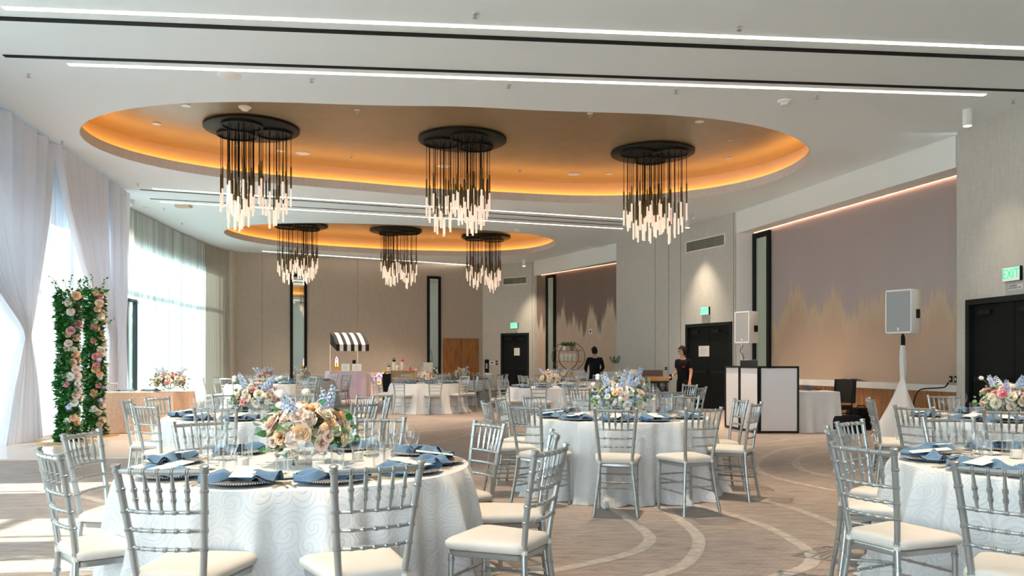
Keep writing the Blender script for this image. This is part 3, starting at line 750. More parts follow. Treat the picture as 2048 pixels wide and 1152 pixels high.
def place_chairs():
    for key in TB:
        c, D = dirs(key)
        for i, d in enumerate(D):
            r = d.length; f = max(0, 1.27-r)
            u = d.normalized(); d2 = u*(r+f)
            face = -u
            rr = random.Random(key+str(i)); jit = rr.uniform(-.06,.06)
            if key == 'A' and 0: jit = 0
            ang = atan2(face.y, face.x)-pi/2+jit
            fw = Vector((-sin(ang), cos(ang), 0))
            loc = c+d2+fw*.255          # back rail sits .255 behind the seat centre
            k_ = 'full' if key in 'ABCKLJ' else 'lite'
            put_chair(full if k_ == 'full' else lite, k_, loc, ang,
                      'silver chiavari chair, %s clockwise from windows, at %s' % (ORD[i], TB[key][1]), 'chairs around %s' % TB[key][1])
place_chairs()
# ---------------------------------------------------------------- table linen
def tablecloth(key, R=.925, hi=True):
    rr = random.Random('cloth'+key); c = TB[key][0]; t = thing('round_table', 'round banquet table hidden under its floor-length cloth, %s' % TB[key][1], 'table', (*c, 0), 0, 'round banquet tables')
    MB().lathe([(0,.715),(R-.03,.715),(R-.02,.722),(R-.02,.735),(R-.03,.742),(0,.742)], 40).build('tabletop', lightwood, t)
    for i in range(4): a = pi/4+i*pi/2; MB().tube([(cos(a)*.45, sin(a)*.45, 0), (cos(a)*.45, sin(a)*.45, .715)], .018, 6).build('leg', blackm2, t)
    nf = rr.randint(18, 23); ph = [rr.uniform(0, 6) for _ in range(5)]; nu = 288 if hi else 108; nv = 20 if hi else 8
    def fold(a): 
        v = sin(nf*a+ph[0]+.9*sin(3*a+ph[1]))*.55+sin(nf*.5*a*2//1*0+7*a+ph[2])*.45+.28*sin((nf*2+3)*a+ph[3])
        return v
    m = MB()
    RT = R
    def side(u, v):
        a = 2*pi*u; z = .75*(1-v); f = fold(a); g = v**.6
        f = f*(.7+.3*abs(f)); r = RT+.004+.085*g+.105*g*f+.035*max(0, v-.86)/.14*(1+f)
        if v > .93: z = max(.004, z+.02*(1+f)*(1-v)/.07*.5)
        if v == 0: r = RT
        return (r*cos(a), r*sin(a), max(.004, z))
    m.grid(side, nu, nv, 0, wrap=False)
    nS = len(m.v); uvs = [(i/nu*2*pi*R, .75*(1-j/nv)) for j in range(nv+1) for i in range(nu+1)]
    rings = [RT, RT-.012, RT*.5]
    vs = []; fs = []; base = nS
    for q, r in enumerate(rings):
        for i in range(nu): a = 2*pi*i/nu; vs.append((r*cos(a), r*sin(a), .75+(.003 if q else 0))); uvs.append((r*cos(a)+3, r*sin(a)+3))
    vs.append((0, 0, .753)); uvs.append((3, 3))
    for q in range(2): fs += [(q*nu+i, q*nu+(i+1)%nu, (q+1)*nu+(i+1)%nu, (q+1)*nu+i) for i in range(nu)]
    fs += [(2*nu+i, 2*nu+(i+1)%nu, 3*nu) for i in range(nu)]
    m.add(vs, fs)
    me = m.mesh('tablecloth', cloth_m, 60)
    uvl = me.uv_layers.new(name='UVMap'); li = [0]*len(me.loops); me.loops.foreach_get('vertex_index', li)
    uvl.data.foreach_set('uv', [x for i in li for x in uvs[i]])
    o = link('tablecloth', me, None, (*c, 0))
    tag(o, 'white damask floor-length cloth with folds on %s' % TB[key][1], 'tablecloth', 'white damask tablecloths')
for key in TB: tablecloth(key, .925, key in 'ABCKLJ')

# ---------------------------------------------------------------- table settings
TZ0 = .7545
def lab(s): return s
PR = {}
def proto(kind, maker): 
    PR[kind] = [maker(), False]
def put(kind, loc, rz, label, group):
    o, u = PR[kind]
    if not u: PR[kind][1] = True; o.location = loc; o.rotation_euler = (0,0,rz); o['label'] = label; o['group'] = group; return o
    return dup(o, loc, rz, label, group)
def mk_charger(detail=True):
    t = thing('charger_plate', '', 'plate')
    n = 40 if detail else 16
    MB().lathe([(0,.002),(.10,.0),(.115,.002),(.158,.017),(.160,.020)], n).build('plate', charger_shade_m, t, 60)
    MB().lathe([(.160,.0205),(.150,.0185),(.112,.008),(0,.007)], n).build('plate_top', charger_top, t, 60)
    if detail:
        m = MB()
        for i in range(84): a = 2*pi*i/84; m.lathe([(0,-.0035),(.0036,0),(0,.0035)], 5, (.160*cos(a), .160*sin(a), .020))
        o = m.build('beaded_rim', plate_rim, t, 180); o['kind'] = 'stuff'
    else: MB().lathe([(.155,.014),(.163,.014),(.163,.019),(.155,.019)], n).build('beaded_rim', plate_rim, t)
    return t
def mk_napkin(seed, detail=True):
    rr = random.Random(seed); p = [rr.uniform(0,6) for _ in range(4)]; nu, nv = (30, 12) if detail else (14, 6)
    def fn(u, v):
        x = (u-.5)*2; y = (v-.5)*2; ax = abs(x); spread = .018+.082*min(1, ax*1.6)**1.3
        if ax > .8: spread *= 1-(ax-.8)*1.6
        z = .022+.016*(1-y*y)+(.018*sin(pi*min(1, ax*1.15)))*(1-.5*y*y)+.016*sin(5.5*y+p[0]+2*x)*min(1, ax*1.6)+.010*sin(8*x+p[1]+3*y)
        return (x*.172+.015*sin(3*y+p[2]), y*spread+.025*x*sin(p[3])+.014*sin(5*x+p[3]), max(.022, z))
    m = MB().grid(fn, nu, nv)
    # underside so the cloth has body
    vs = list(m.v); top = list(m.f); n = len(vs)
    m.add([(x, y, max(.014, z-.012)) for x, y, z in vs], [tuple(reversed(f)) for f in top])
    o = m.build('napkin', napkin_m, None, 180); return tag(o, '', 'napkin')
def mk_menu():
    m = MB().box((-.052,-.105,0), (.052,.105,.0015)); o = m.build('menu_card', paper, None, 0); return tag(o, '', 'menu card')
def stemware(h, rb, rt, stem, rbase, n=20):
    z0 = stem
    pr = [(0,.001),(rbase,.0),(rbase,.003),(.008,.008),(.004,.02),(.0035,z0-.01),(.008,z0)]
    for i in range(1, 9):
        a = i/8; r = rb*sin(min(1, a*1.35)*pi/2)**.75
        if a > .6: r = rb+(rt-rb)*((a-.6)/.4)**1.2
        pr.append((r, z0+(h-z0)*a))
    return pr
def mk_wine(n=18):
    t = thing('wine_glass', '', 'glass'); pr = stemware(.225,.040,.031,.10,.036)
    m = MB().lathe(pr[:7], n); m.f = [f for f in m.f if len(f) == 4 or True]; m.build('stem', glass, t, 180)
    b = MB(); b.lathe([(.001, .099)]+pr[6:], n); b.f = b.f[:-1]; b.build('bowl', glass, t, 180); return t
def mk_goblet(n=18):
    t = thing('water_goblet', '', 'glass'); pr = stemware(.195,.041,.034,.085,.036)
    MB().lathe(pr[:7], n).build('stem', glass, t, 180)
    b = MB(); b.lathe([(.001,.084)]+pr[6:], n); b.f = b.f[:-1]; b.build('bowl', glass, t, 180); return t
def mk_tumbler(n=18):
    m = MB().lathe([(0,.001),(.030,.0),(.032,.004),(.034,.13),(.0325,.13),(.030,.012),(0,.010)], n); o = m.build('tumbler_glass', water_glass, None, 60); return tag(o, '', 'glass')
def mk_bread():
    t = thing('bread_plate', '', 'plate'); MB().lathe([(0,.002),(.045,0),(.05,.002),(.08,.012),(.081,.014),(.05,.006),(0,.005)], 24).build('plate', white_china, t, 60)
    MB().tube([(-.06,.01,.016),(.02,.02,.016),(.03,.021,.016)], [.003,.004,.006], 5).build('butter_knife', goldcut, t, 180); return t
def mk_fork():
    t = thing('fork', '', 'fork'); m = MB(); m.box((-.003,-.10,.001), (.003,.03,.0045)); m.box((-.005,-.10,.001), (.005,-.06,.004)); m.build('handle', goldcut, t, 0)
    m = MB(); m.box((-.0115,.03,.001), (.0115,.05,.005))
    m.build('fork_head', goldcut, t, 0)
    for i in range(4): x = -.0115+i*.0067; MB().box((x,.05,.0015), (x+.003,.095,.0045)).build('tine', goldcut, t, 0)
    return t
def mk_knife():
    t = thing('table_knife', '', 'knife'); MB().box((-.004,-.11,.001), (.004,0,.006)).build('handle', goldcut, t, 0)
    MB().add([(-.002,0,.002),(.009,.01,.002),(.010,.08,.002),(.0,.115,.002),(-.002,.0,.004),(.008,.01,.0035),(.009,.08,.0035),(0,.113,.0035)], [(0,1,2,3),(7,6,5,4),(0,4,5,1),(1,5,6,2),(2,6,7,3),(3,7,4,0)]).build('blade', goldcut, t, 0); return t
proto('charger', mk_charger); proto('charger_s', lambda: mk_charger(False))
for i in range(3): proto('napkin%d' % i, lambda i=i: mk_napkin(i))
proto('napkin_s', lambda: mk_napkin(9, False)); proto('menu', mk_menu); proto('wine', mk_wine); proto('goblet', mk_goblet); proto('tumbler', mk_tumbler)
proto('wine_s', lambda: mk_wine(8)); proto('bread', mk_bread); proto('fork', mk_fork); proto('knife', mk_knife)
def setting(key, i, c, d, near):
    u = d.normalized(); s = Vector((-u.y, u.x, 0)); az = atan2(u.y, u.x)+pi/2; where = '%s place clockwise from windows, %s' % (ORD[i], TB[key][1].replace('the ', '', 1) if 0 else TB[key][1])
    rr = random.Random(key+'s'+str(i)); P = lambda a, b, z=0: Vector((c.x, c.y, TZ0+z))+u*a+s*b
    # local frame: -Y of rotated object points to the diner
    g = TB[key][1]
    put('charger' if near else 'charger_s', P(.735, 0), az, 'beaded charger plate, %s' % where, 'charger plates on '+g)
    put(('napkin%d' % rr.randint(0,2)) if near else 'napkin_s', P(.735, 0), az+rr.uniform(-.25,.25), 'blue bow-folded napkin, %s' % where, 'blue napkins on '+g)
    if near:
        m = put('menu', P(.735, rr.uniform(-.02,.02), .058), az+rr.uniform(-.4,.4), 'cream menu card, %s' % where, 'menu cards on '+g); m.rotation_euler = (.12, .03, m.rotation_euler[2])
        for k_, x in ((0, .20), (1, .235)): put('fork', P(.74, -x), az+.05, '%s champagne fork, %s' % (('inner','outer')[k_], where), 'forks on '+g)
        put('knife', P(.74, .20), az, 'champagne table knife, %s' % where, 'knives on '+g)
        put('bread', P(.50, -.19), az+.5, 'small white bread plate, %s' % where, 'bread plates on '+g)
        put('wine', P(.50, .17), az, 'tall empty wine glass, %s' % where, 'wine glasses on '+g)
        put('goblet', P(.57, .25), az, 'round stemmed water goblet, %s' % where, 'water goblets on '+g)
        put('tumbler', P(.47, .085), az, 'straight water tumbler, %s' % where, 'tumblers on '+g)
    else:
        put('menu', P(.735, 0, .05), az+rr.uniform(-.4,.4), 'cream menu card, %s' % where, 'menu cards on '+g)
        put('wine_s', P(.50, .16), az, 'tall empty wine glass, %s' % where, 'wine glasses on '+g)
        put('wine_s', P(.56, .25), az, 'second stemmed glass, %s' % where, 'second glasses on '+g)
for key in TB:
    c, D = dirs(key)
    if key == 'K': D = D+[Vector((cos(a), sin(a), 0)) for a in (-2.55+.35, .2)] if 0 else D
    for i, d in enumerate(D): setting(key, i, c, d, key in 'ABCKL')
# ---------------------------------------------------------------- flowers
def petal_mat(name, c, v=.08): return noise_var(mat(name, c, .6, 0, .3, Subsurface_Weight=0.0), tuple(x*(1-v) for x in c), tuple(min(1, x*(1+v)) for x in c), 14, 2)
PM = {'cream': petal_mat('petal_cream', (.95,.87,.72)), 'blush': petal_mat('petal_blush', (.95,.76,.67)), 'peach': petal_mat('petal_peach', (.94,.64,.40)),
      'pink': petal_mat('petal_pink', (.90,.42,.46)), 'white': petal_mat('petal_white', (.95,.94,.88)), 'blue': petal_mat('petal_blue', (.58,.67,.90))}
def rose_mesh(color, seed=0, openn=1.0):
    rr = random.Random(seed); m = MB()
    # unit rose radius 1, facing +Z
    def petal(a, r0, r1, zb, zt, w, curl, nu=4, nv=3):
        def fn(u, v):
            b = a+(u-.5)*w*(.55+.75*sin(pi*min(1, v*.8+.12))); r = r0+(r1-r0)*v**.8; e = abs(u-.5)*2
            z = zb+(zt-zb)*v-.12*e*e*v
            if v > .7: r += curl*(v-.7)/.3; z -= .5*curl*(v-.7)/.3
            return (r*cos(b), r*sin(b), z)
        m.grid(fn, nu, nv)
    m.lathe([(.05,.0),(.16,.12),(.19,.44),(.13,.66),(.04,.62)], 7)
    for n, r0, r1, zt, w, cu in ((3,.12,.26,.74,2.5,.03),(4,.16,.40,.74,2.0,.07),(5,.22,.56,.66,1.75,.12),(6,.28,.72*openn,.48,1.5,.20),(5,.30,.86,.22,1.4,.20)):
        o = rr.uniform(0, 6)
        for i in range(n): petal(o+2*pi*i/n+rr.uniform(-.1,.1), r0, r1, -.1, zt+rr.uniform(-.04,.04), w, cu*openn)
    me = m.mesh('rose', PM[color], 180); return me
RM = {(c, s): rose_mesh(c, s, 1.0) for c in PM for s in (1, 2) if c != 'blue'}
def floret_ball(color, n, seed):
    rr = random.Random(seed); m = MB(); m.lathe([(0,-.8),(.45,-.66),(.72,-.35),(.8,0),(.72,.35),(.45,.66),(0,.8)], 10)
    for i in range(n*2):
        d = Vector((rr.gauss(0,1), rr.gauss(0,1), rr.gauss(0,1))).normalized(); c = d*rr.uniform(.7, 1)
        u = d.orthogonal().normalized(); w = d.cross(u); a0 = rr.uniform(0, 6)
        for k_ in range(5):
            a = a0+2*pi*k_/5; p = u*cos(a)+w*sin(a); q = u*cos(a+.6)+w*sin(a+.6); o_ = u*cos(a-.6)+w*sin(a-.6)
            m.add([c, c+o_*.16+d*.05, c+p*.30+d*.08, c+q*.16+d*.05], [(0,1,2,3)])
    return m.mesh('blossom', PM[color], 180)
BALL = {c: floret_ball(c, 26, 5) for c in ('white', 'blue', 'peach', 'cream')}
def leaf_mesh(mt, name='leaf'):
    def fn(u, v):
        w = .42*sin(pi*min(1, v**.75))*(1 if v < .999 else 0); return ((u-.5)*2*w, v, .18*sin(pi*v)-.10*v*v+.14*abs(u-.5))
    return MB().grid(fn, 2, 4).mesh(name, mt, 180)
LM = [leaf_mesh(green_dark), leaf_mesh(green_mid), leaf_mesh(green_grey)]
def spray_mesh(color, seed, n=46):
    """delphinium spike, unit length along +Z"""
    rr = random.Random(seed); m = MB(); bend = rr.uniform(-.15,.15); P = lambda t: Vector((bend*t*t, .1*t*t, t))
    m.tube([P(i/6) for i in range(7)], [.014]*6+[.006], 4, 1)
    for i in range(n):
        t = .35+.65*i/n; r = .13*(1.25-t)+.02; a = i*2.4; c = P(t)+Vector((cos(a)*r, sin(a)*r, 0)); d = Vector((cos(a), sin(a), .3)).normalized(); u = d.orthogonal().normalized(); w = d.cross(u); s_ = .075*(1.35-t)
        for k_ in range(5):
            b = 2*pi*k_/5; p = u*cos(b)+w*sin(b); q = u*cos(b+.6)+w*sin(b+.6); o_ = u*cos(b-.6)+w*sin(b-.6)
            m.add([c, c+o_*s_*.7, c+p*s_*1.2+d*.02, c+q*s_*.7], [(0,1,2,3)], 0)
    for i in range(7):
        t = rr.uniform(.05,.4); a = rr.uniform(0, 6); d = Vector((cos(a), sin(a), .7)); c = P(t); s_ = Vector((-sin(a), cos(a), 0))*.03
        m.add([c, c+d*.09+s_, c+d*.2, c+d*.09-s_], [(0,1,2,3)], 1)
    return m.mesh('delphinium', [PM[color], stem_m], 180)
SPR = [spray_mesh('blue', 1), spray_mesh('blue', 2, 38), spray_mesh('white', 3, 24)]
def orient(o, d, roll=0): o.rotation_euler = (Vector(d).to_track_quat('Z', 'Y') @ Matrix.Rotation(roll, 3, 'Z').to_quaternion()).to_euler()
def orient_leaf(o, d, roll): o.rotation_euler = (Vector(d).to_track_quat('Y', 'Z') @ Matrix.Rotation(roll, 3, 'Y').to_quaternion()).to_euler()
def bouquet(seed, pal, label, rad=.20, nrose=26, nleaf=46, spikes=7, stuff=False, hgt=.15):
    rr = random.Random(seed); t = thing('flower_centrepiece', label, 'flowers')
    v = MB().lathe([(0,.002),(.055,.0),(.055,.004),(.014,.012),(.012,.035),(.03,.045),(.085,.075),(.10,.11),(.098,.112),(.082,.08),(.03,.052),(0,.05)], 20); v.build('compote_vase', glass, t, 60)
    zc = .17
    def dome(phi, th, k=1): return Vector((rad*k*cos(th)*cos(phi), rad*k*sin(th)*cos(phi), zc+hgt*k*sin(phi)))
    g = MB()
    for i in range(150 if not stuff else 60):
        ph = rr.uniform(-.45, 1.5); th = rr.uniform(0, 2*pi); p = dome(ph, th, rr.uniform(.45,.95)); d = Vector((cos(th)*cos(ph), sin(th)*cos(ph), sin(ph)+rr.uniform(-.4,.4)))
        a = d.orthogonal().normalized()*.018; g.add([p-d*.03, p+a, p+d*.05, p-a], [(0,1,2,3)])
    o = g.build('foliage', green_mid, t, 0); o['kind'] = 'stuff'
    ga = 2.39996; names = []
    for i in range(nrose):
        ph = -.38+1.75*((i+.5)/nrose)**.85; th = i*ga+rr.uniform(-.2,.2); c = rr.choice(pal); s_ = rr.uniform(.028,.050) if not stuff else rr.uniform(.04,.055)
        ph = min(ph, 1.35); p = dome(ph, th, rr.uniform(.86,1.04))
        if c in ('blue',) or (c in ('white','peach') and rr.random() < .35): me = BALL[c]; s_ *= .75
        else: me = RM[(c, rr.choice((1, 2)))]; s_ *= 1.15
        o = link('rose' if me.name.startswith('rose') else 'blossom', me, t, p); o.scale = (s_,)*3
        orient(o, (cos(th)*cos(ph)+rr.uniform(-.2,.2), sin(th)*cos(ph)+rr.uniform(-.2,.2), sin(ph)+.15), rr.uniform(0, 6))
    for i in range(nleaf):
        ph = rr.uniform(-.85, 1.2); th = rr.uniform(0, 2*pi); p = dome(ph, th, rr.uniform(.95,1.3)); o = link('leaf', rr.choice(LM), t, p); s_ = rr.uniform(.03,.055); o.scale = (s_,)*3
        orient_leaf(o, (cos(th)+rr.uniform(-.5,.5), sin(th)+rr.uniform(-.5,.5), rr.uniform(-.8,.6)), rr.uniform(0, 6))
    for i in range(spikes):
        th = 2*pi*i/spikes+rr.uniform(-.4,.4); o = link('delphinium', SPR[i % 3 if i % 3 < 2 else rr.choice((0,1,2))], t, (cos(th)*rad*.35, sin(th)*rad*.35, zc+.05)); s_ = rr.uniform(.18,.27); o.scale = (s_,)*3
        orient(o, (cos(th)*.75, sin(th)*.75, rr.uniform(.8,1.7)), rr.uniform(0, 6))
    for i in range(4):
        th = rr.uniform(0, 6.28); d = Vector((cos(th)*.8, sin(th)*.8, rr.uniform(.3,.9))).normalized(); p0 = Vector((0,0,zc)); p1 = p0+d*(rad+.11)
        st = MB().tube([p0, p0.lerp(p1,.6)+Vector((0,0,.01)), p1], .0025, 4).build('stem', stem_m, t, 180)
        o = link('scabiosa', BALL['white'], st, p1); o.scale = (.024,)*3
    return t
def settop(o, key, dz=0, dx=0, rz=0): o.location = (TB[key][0][0]+dx, TB[key][0][1], .7545+dz); o.rotation_euler = (0, 0, rz)
b0 = bouquet(1, ['cream','cream','blush','cream','peach','pink','white','blush','cream','cream','peach'], 'low bouquet of cream roses, pink bloom and blue delphinium on the nearest table', .21, 66, 110, 6); settop(b0, 'A', 0, .03, .4)
b1 = bouquet(2, ['blush','cream','white','peach','blush','white','blue'], 'cream and blush bouquet on the table before the speaker booth', .23, 66, 100, 7, hgt=.17); settop(b1, 'B')
b2 = bouquet(3, ['blush','cream','blush','pink','cream','blush','blue'], 'blush and pink bouquet on the table by the peach head table', .22, 60, 90, 6); settop(b2, 'C')
b3 = bouquet(4, ['peach','blush','peach','cream','blush'], 'small peach rose bouquet on the table before the slatted bar', .21, 34, 16, 3, True); settop(b3, 'F')
for src, key, rz, lb in ((b2,'L',2.0,'blush and blue bouquet cut by the edge, on the table before the near black doors'),(b1,'J',1.2,'blue-topped bouquet half hidden behind the centre table bouquet'),
      (b3,'H',1.1,'peach bouquet on the table before the gold shelf'),(b3,'I',3.0,'peach bouquet on the farthest table before the brown mural'),(b2,'D',4.1,'bouquet with white blooms on the far table beside the sheers'),
      (b3,'E',2.2,'peach bouquet on the table before the striped awning'),(b3,'G',5.0,'peach bouquet on the table before the wooden doors')):
    o = dup(src, (TB[key][0][0], TB[key][0][1], .7545), rz, lb)
# votive candles
def mk_votive():
    t = thing('votive_candle', '', 'candle', group='glass votive candles'); m = MB().lathe([(0,.001),(.030,0),(.034,.004),(.036,.085),(.0335,.085),(.031,.01),(0,.009)], 20); m.build('ribbed_holder', water_glass, t, 60)
    MB().lathe([(0,.011),(.028,.011),(.028,.05),(0,.05)], 14).build('wax', wax, t, 60); return t
def mk_flute():
    m = MB().lathe([(0,.001),(.026,0),(.028,.004),(.022,.04),(.026,.10),(.028,.24),(.026,.24),(.024,.1),(.019,.045),(0,.04)], 16); return tag(m.build('bud_vase', water_glass, None, 60), '', 'vase')
proto('votive', mk_votive)
SIDE = ['window side','far side','wall side','camera side']
for key in 'ABCKLJ':
    c = TB[key][0]
    for i in range(4):
        a = pi-pi/2*i+.5; put('votive', (c[0]+cos(a)*.32, c[1]+sin(a)*.32, .7545), 0, 'ribbed glass votive on %s of bouquet, %s' % (SIDE[i], TB[key][1]), 'votives on '+TB[key][1])
for key, dx in (('B', .42), ('J', -.3)):
    c = TB[key][0]; t = thing('pillar_candle', 'slim glass cylinder with tall candle on %s' % TB[key][1], 'candle', (c[0]+dx*.9, c[1]+.15, .7545))
    MB().lathe([(0,.002),(.045,0),(.045,.30),(.042,.30),(.042,.01),(0,.01)], 20).build('glass_cylinder', glass, t, 60); MB().lathe([(0,.01),(.03,.01),(.03,.17),(.0,.18)], 14).build('wax', wax, t, 60)

# ---------------------------------------------------------------- flower pillars
def pillar(x, y, h, z0, label, seed, group='flower pillars'):
    rr = random.Random(seed); t = thing('flower_pillar', label, 'flower pillar', (x, y, z0))
    core = MB().box((-.07,-.06,0), (.06,.06,h-.12)); core.build('core', green_dark, t, 0)
    base = MB().box((-.42,-.22,0), (.30,.25,.035)); base.build('base_plate', gold, t, 0)
    g = MB()
    for i in range(2600):
        z = rr.uniform(.03, h); a = rr.uniform(0, 2*pi); wz = .115+.02*sin(z*5+seed)+.06*max(0, .5-z); r = rr.uniform(.5, 1.12)*wz
        p = Vector((cos(a)*r*1.05-.02, sin(a)*r*.8, z)); d = Vector((cos(a), sin(a), rr.uniform(-.9,.7))).normalized(); w = d.cross(Vector((rr.uniform(-1,1), rr.uniform(-1,1), 1))).normalized()
        s_ = rr.uniform(.04,.065); g.add([p, p+d*s_+w*s_*.5, p+d*s_*2, p+d*s_-w*s_*.5], [(0,1,2,3)], 0 if cos(a) < .3 else 1)
    o = g.build('foliage', [green_dark, green_mid], t, 0); o['kind'] = 'stuff'
    for i in range(150):
        z = rr.uniform(.05, h-.05); a = rr.uniform(pi*.75, pi*1.75); wz = .135+.025*sin(z*5+seed)+.05*max(0, .5-z); p = (cos(a)*wz-.02, sin(a)*wz*.85, z)
        o = link('leaf', LM[0] if rr.random() < .8 else LM[1], t, p); s_ = rr.uniform(.07,.11); o.scale = (s_,)*3; orient_leaf(o, (cos(a)*.8, sin(a)*.8, rr.uniform(-1,.2)), rr.uniform(-1,1))
    n = 40
    for i in range(n):
        z = .12+(h-.2)*(i+.5)/n+rr.uniform(-.03,.03); a = rr.uniform(-1.45, .15) ; wz = .145+.02*sin(z*5+seed); p = Vector((cos(a)*wz+.0, sin(a)*wz*.9, z))
        if rr.random() < .16: continue
        c = rr.choice(['blush','peach','cream','blush','blush','pink','white','peach']); s_ = rr.uniform(.042,.075)
        me = BALL['blue'] if rr.random() < .12 else RM[(c, rr.choice((1,2)))]
        o = link('rose' if me.name.startswith('rose') else 'blossom', me, t, p); o.scale = (s_,)*3; orient(o, (cos(a)+.0, sin(a)-.5, rr.uniform(-.2,.5)), rr.uniform(0,6))
    for i in range(12):
        z = rr.uniform(.3, h) if i > 4 else h-.05; a = rr.uniform(0, 2*pi); d = Vector((cos(a)*1.0, sin(a)*.5, rr.uniform(.1,1) if i > 4 else 1.6)).normalized(); p = Vector((cos(a)*.12, sin(a)*.1, z)); q = p+d*rr.uniform(.2,.32)
        st = MB().tube([p, p.lerp(q,.5)+Vector((0,0,.03)), q], .004, 4).build('twig', stem_m, t, 180)
        for k_ in range(5): o = link('leaf', rr.choice(LM[:2]), st, p.lerp(q, .35+.16*k_)); s_ = rr.uniform(.035,.06); o.scale = (s_,)*3; orient_leaf(o, (rr.uniform(-1,1), rr.uniform(-.6,.3), rr.uniform(-.3,.9)), rr.uniform(0,6))
    return t
pillar(-7.02, 12.86, 2.42, .027, 'tall flower pillar nearest the tied white drape', 3)
pillar(-7.33, 14.25, 2.60, .0, 'tall flower pillar nearest the terrace door', 8)

# ---------------------------------------------------------------- peach head table with its two chairs
t = thing('head_table', 'rectangular head table under its peach cloth by the flower pillars', 'table', (-6.84, 15.3, 0), radians(-3))
MB().box((-.62,-.42,.70), (.62,.42,.742)).build('tabletop', lightwood, t, 0)
for sx_ in (-1, 1):
    for sy_ in (-1, 1): MB().tube([(sx_*.55, sy_*.35, 0), (sx_*.55, sy_*.35, .7)], .02, 6).build('leg', blackm2, t)
def skirt(hx, hy, n=200, seed=0, flare=.10, top=.752, z0=.01):
    rr = random.Random(seed); ph = [rr.uniform(0,6) for _ in range(4)]; per = 4*(hx+hy); m = MB()
    def edge(u):
        s = u*per
        for (x0,y0,x1,y1) in ((-hx,-hy,hx,-hy),(hx,-hy,hx,hy),(hx,hy,-hx,hy),(-hx,hy,-hx,-hy)):
            L = abs(x1-x0)+abs(y1-y0)
            if s <= L+1e-9: t_ = s/L; return x0+(x1-x0)*t_, y0+(y1-y0)*t_, (0 if y0 != y1 else (-1 if y0 < 0 else 1)), (0 if x0 != x1 else (1 if x0 > 0 else -1)), t_
            s -= L
        return -hx, -hy, -1, 0, 0
    def fn(u, v):
        x, y, ny, nx, t_ = edge(u % 1.0); c = abs(t_-.5)*2; f = .025*v*sin(u*per*14+ph[0])+.015*v*sin(u*per*31+ph[1]); o = flare*v*(.3+.7*c**6)+f
        ex = (1 if x > 0 else -1)*flare*.7*v*max(0, (abs(x)/hx-.9)*10)*(1 if ny else 0); ey = (1 if y > 0 else -1)*flare*.7*v*max(0, (abs(y)/hy-.9)*10)*(1 if nx else 0)
        return (x+nx*o+ex, y+ny*o+ey, top-(top-z0)*v)
    m.grid(fn, n, 8, wrap=True); m.add([(-hx,-hy,top),(hx,-hy,top),(hx,hy,top),(-hx,hy,top)], [(0,1,2,3)]); return m
o = skirt(.66, .46, seed=2).build('tablecloth', peach_m, None, 50, (-6.84,15.3,0), radians(-3)); tag(o, 'peach lace cloth hanging to the floor over the head table', 'tablecloth')
b = dup(b2, (-6.40, 15.15, .7525), .6, 'wide blush bouquet lying on the peach head table'); b.scale = (1.2, 1.2, 1.1)
for i, (dx, dy) in enumerate(((-.35,-.25),(.12,-.28))):
    o = put('napkin_s', (-6.84+dx, 15.3+dy+.03, .7525), .2, 'blue napkin on peach head table, %s' % ('nearest the pillars' if i == 0 else 'before the blush bouquet'), 'blue napkins on the head table')
for i, (px, py, a) in enumerate(((196,767,-1.9),(213,772,-1.75))):
    p = back_pos(px, py); p = Vector(((px-CX)/F*15.0, 15.0+i*.62, 0))
    dup(full, p, a+pi/2-.2, 'silver chiavari chair beside the peach head table, %s' % ('nearest the flower pillars' if i == 0 else 'the one just behind'), 'chairs at the head table')
# reserved candle on table C edge
put('votive', (TB['C'][0][0]-.75, TB['C'][0][1]+.1, .7545), 0, 'ribbed glass votive near the left rim, table by the peach head table', 'votives on table by the peach head table')

# ---------------------------------------------------------------- chandeliers
def chandelier(x, y, rz, label, first=None):
    if first: return dup(first, (x, y, UPPER), rz, label)
    rr = random.Random(11); t = thing('chandelier', label, 'chandelier', (x, y, UPPER), rz, 'black disc pendant chandeliers')
    MB().lathe([(0,-.001),(.86,-.001),(.885,-.012),(.885,-.05),(.86,-.062),(0,-.062)], 48).build('canopy', blackm, t, 40)
    CL = ((-.36, .22, .36, .0), (.38, .16, .34, .0), (-.05, -.42, .36, .0))
    cord_m = {}
    for ci, (cx, cy, R, _) in enumerate(CL):
        MB().lathe([(R+.02,-.062),(R+.02,-.11),(R-.01,-.11),(R-.01,-.085),(0,-.085),(0,-.062)], 32, (cx, cy, 0)).build('cluster_disc', blackm, t, 40)
        n = 19
        for i in range(n):
            r_ = R*.93*sqrt((i+.4)/n); a = i*2.39996+ci; px_, py_ = cx+cos(a)*r_, cy+sin(a)*r_; q = r_/R
            zb = -2.0+.55*q**1.5+rr.uniform(-.08,.12)+(.08 if ci == 1 else 0); Lg = .34+rr.uniform(-.03,.03); Lb = .36+rr.uniform(-.06,.06)
            cd_ = MB().tube([(px_,py_,-.085),(px_,py_,zb+Lg+Lb)], .0065, 5).build('cord', blackm2, t)
            MB().tube([(px_,py_,zb+Lg+Lb+.02),(px_,py_,zb+Lg+Lb),(px_,py_,zb+Lg)], [.008,.017,.017], 7).build('brass_sleeve', brass, cd_, 50)
            MB().tube([(px_,py_,zb+Lg+.005),(px_,py_,zb+Lg-.01),(px_,py_,zb)], [.016,.0205,.0205], 8).build('crystal_rod', crystal, cd_, 50)
    return t
def up(px, py): v = onz(px, py, UPPER-.03); return v.x, v.y
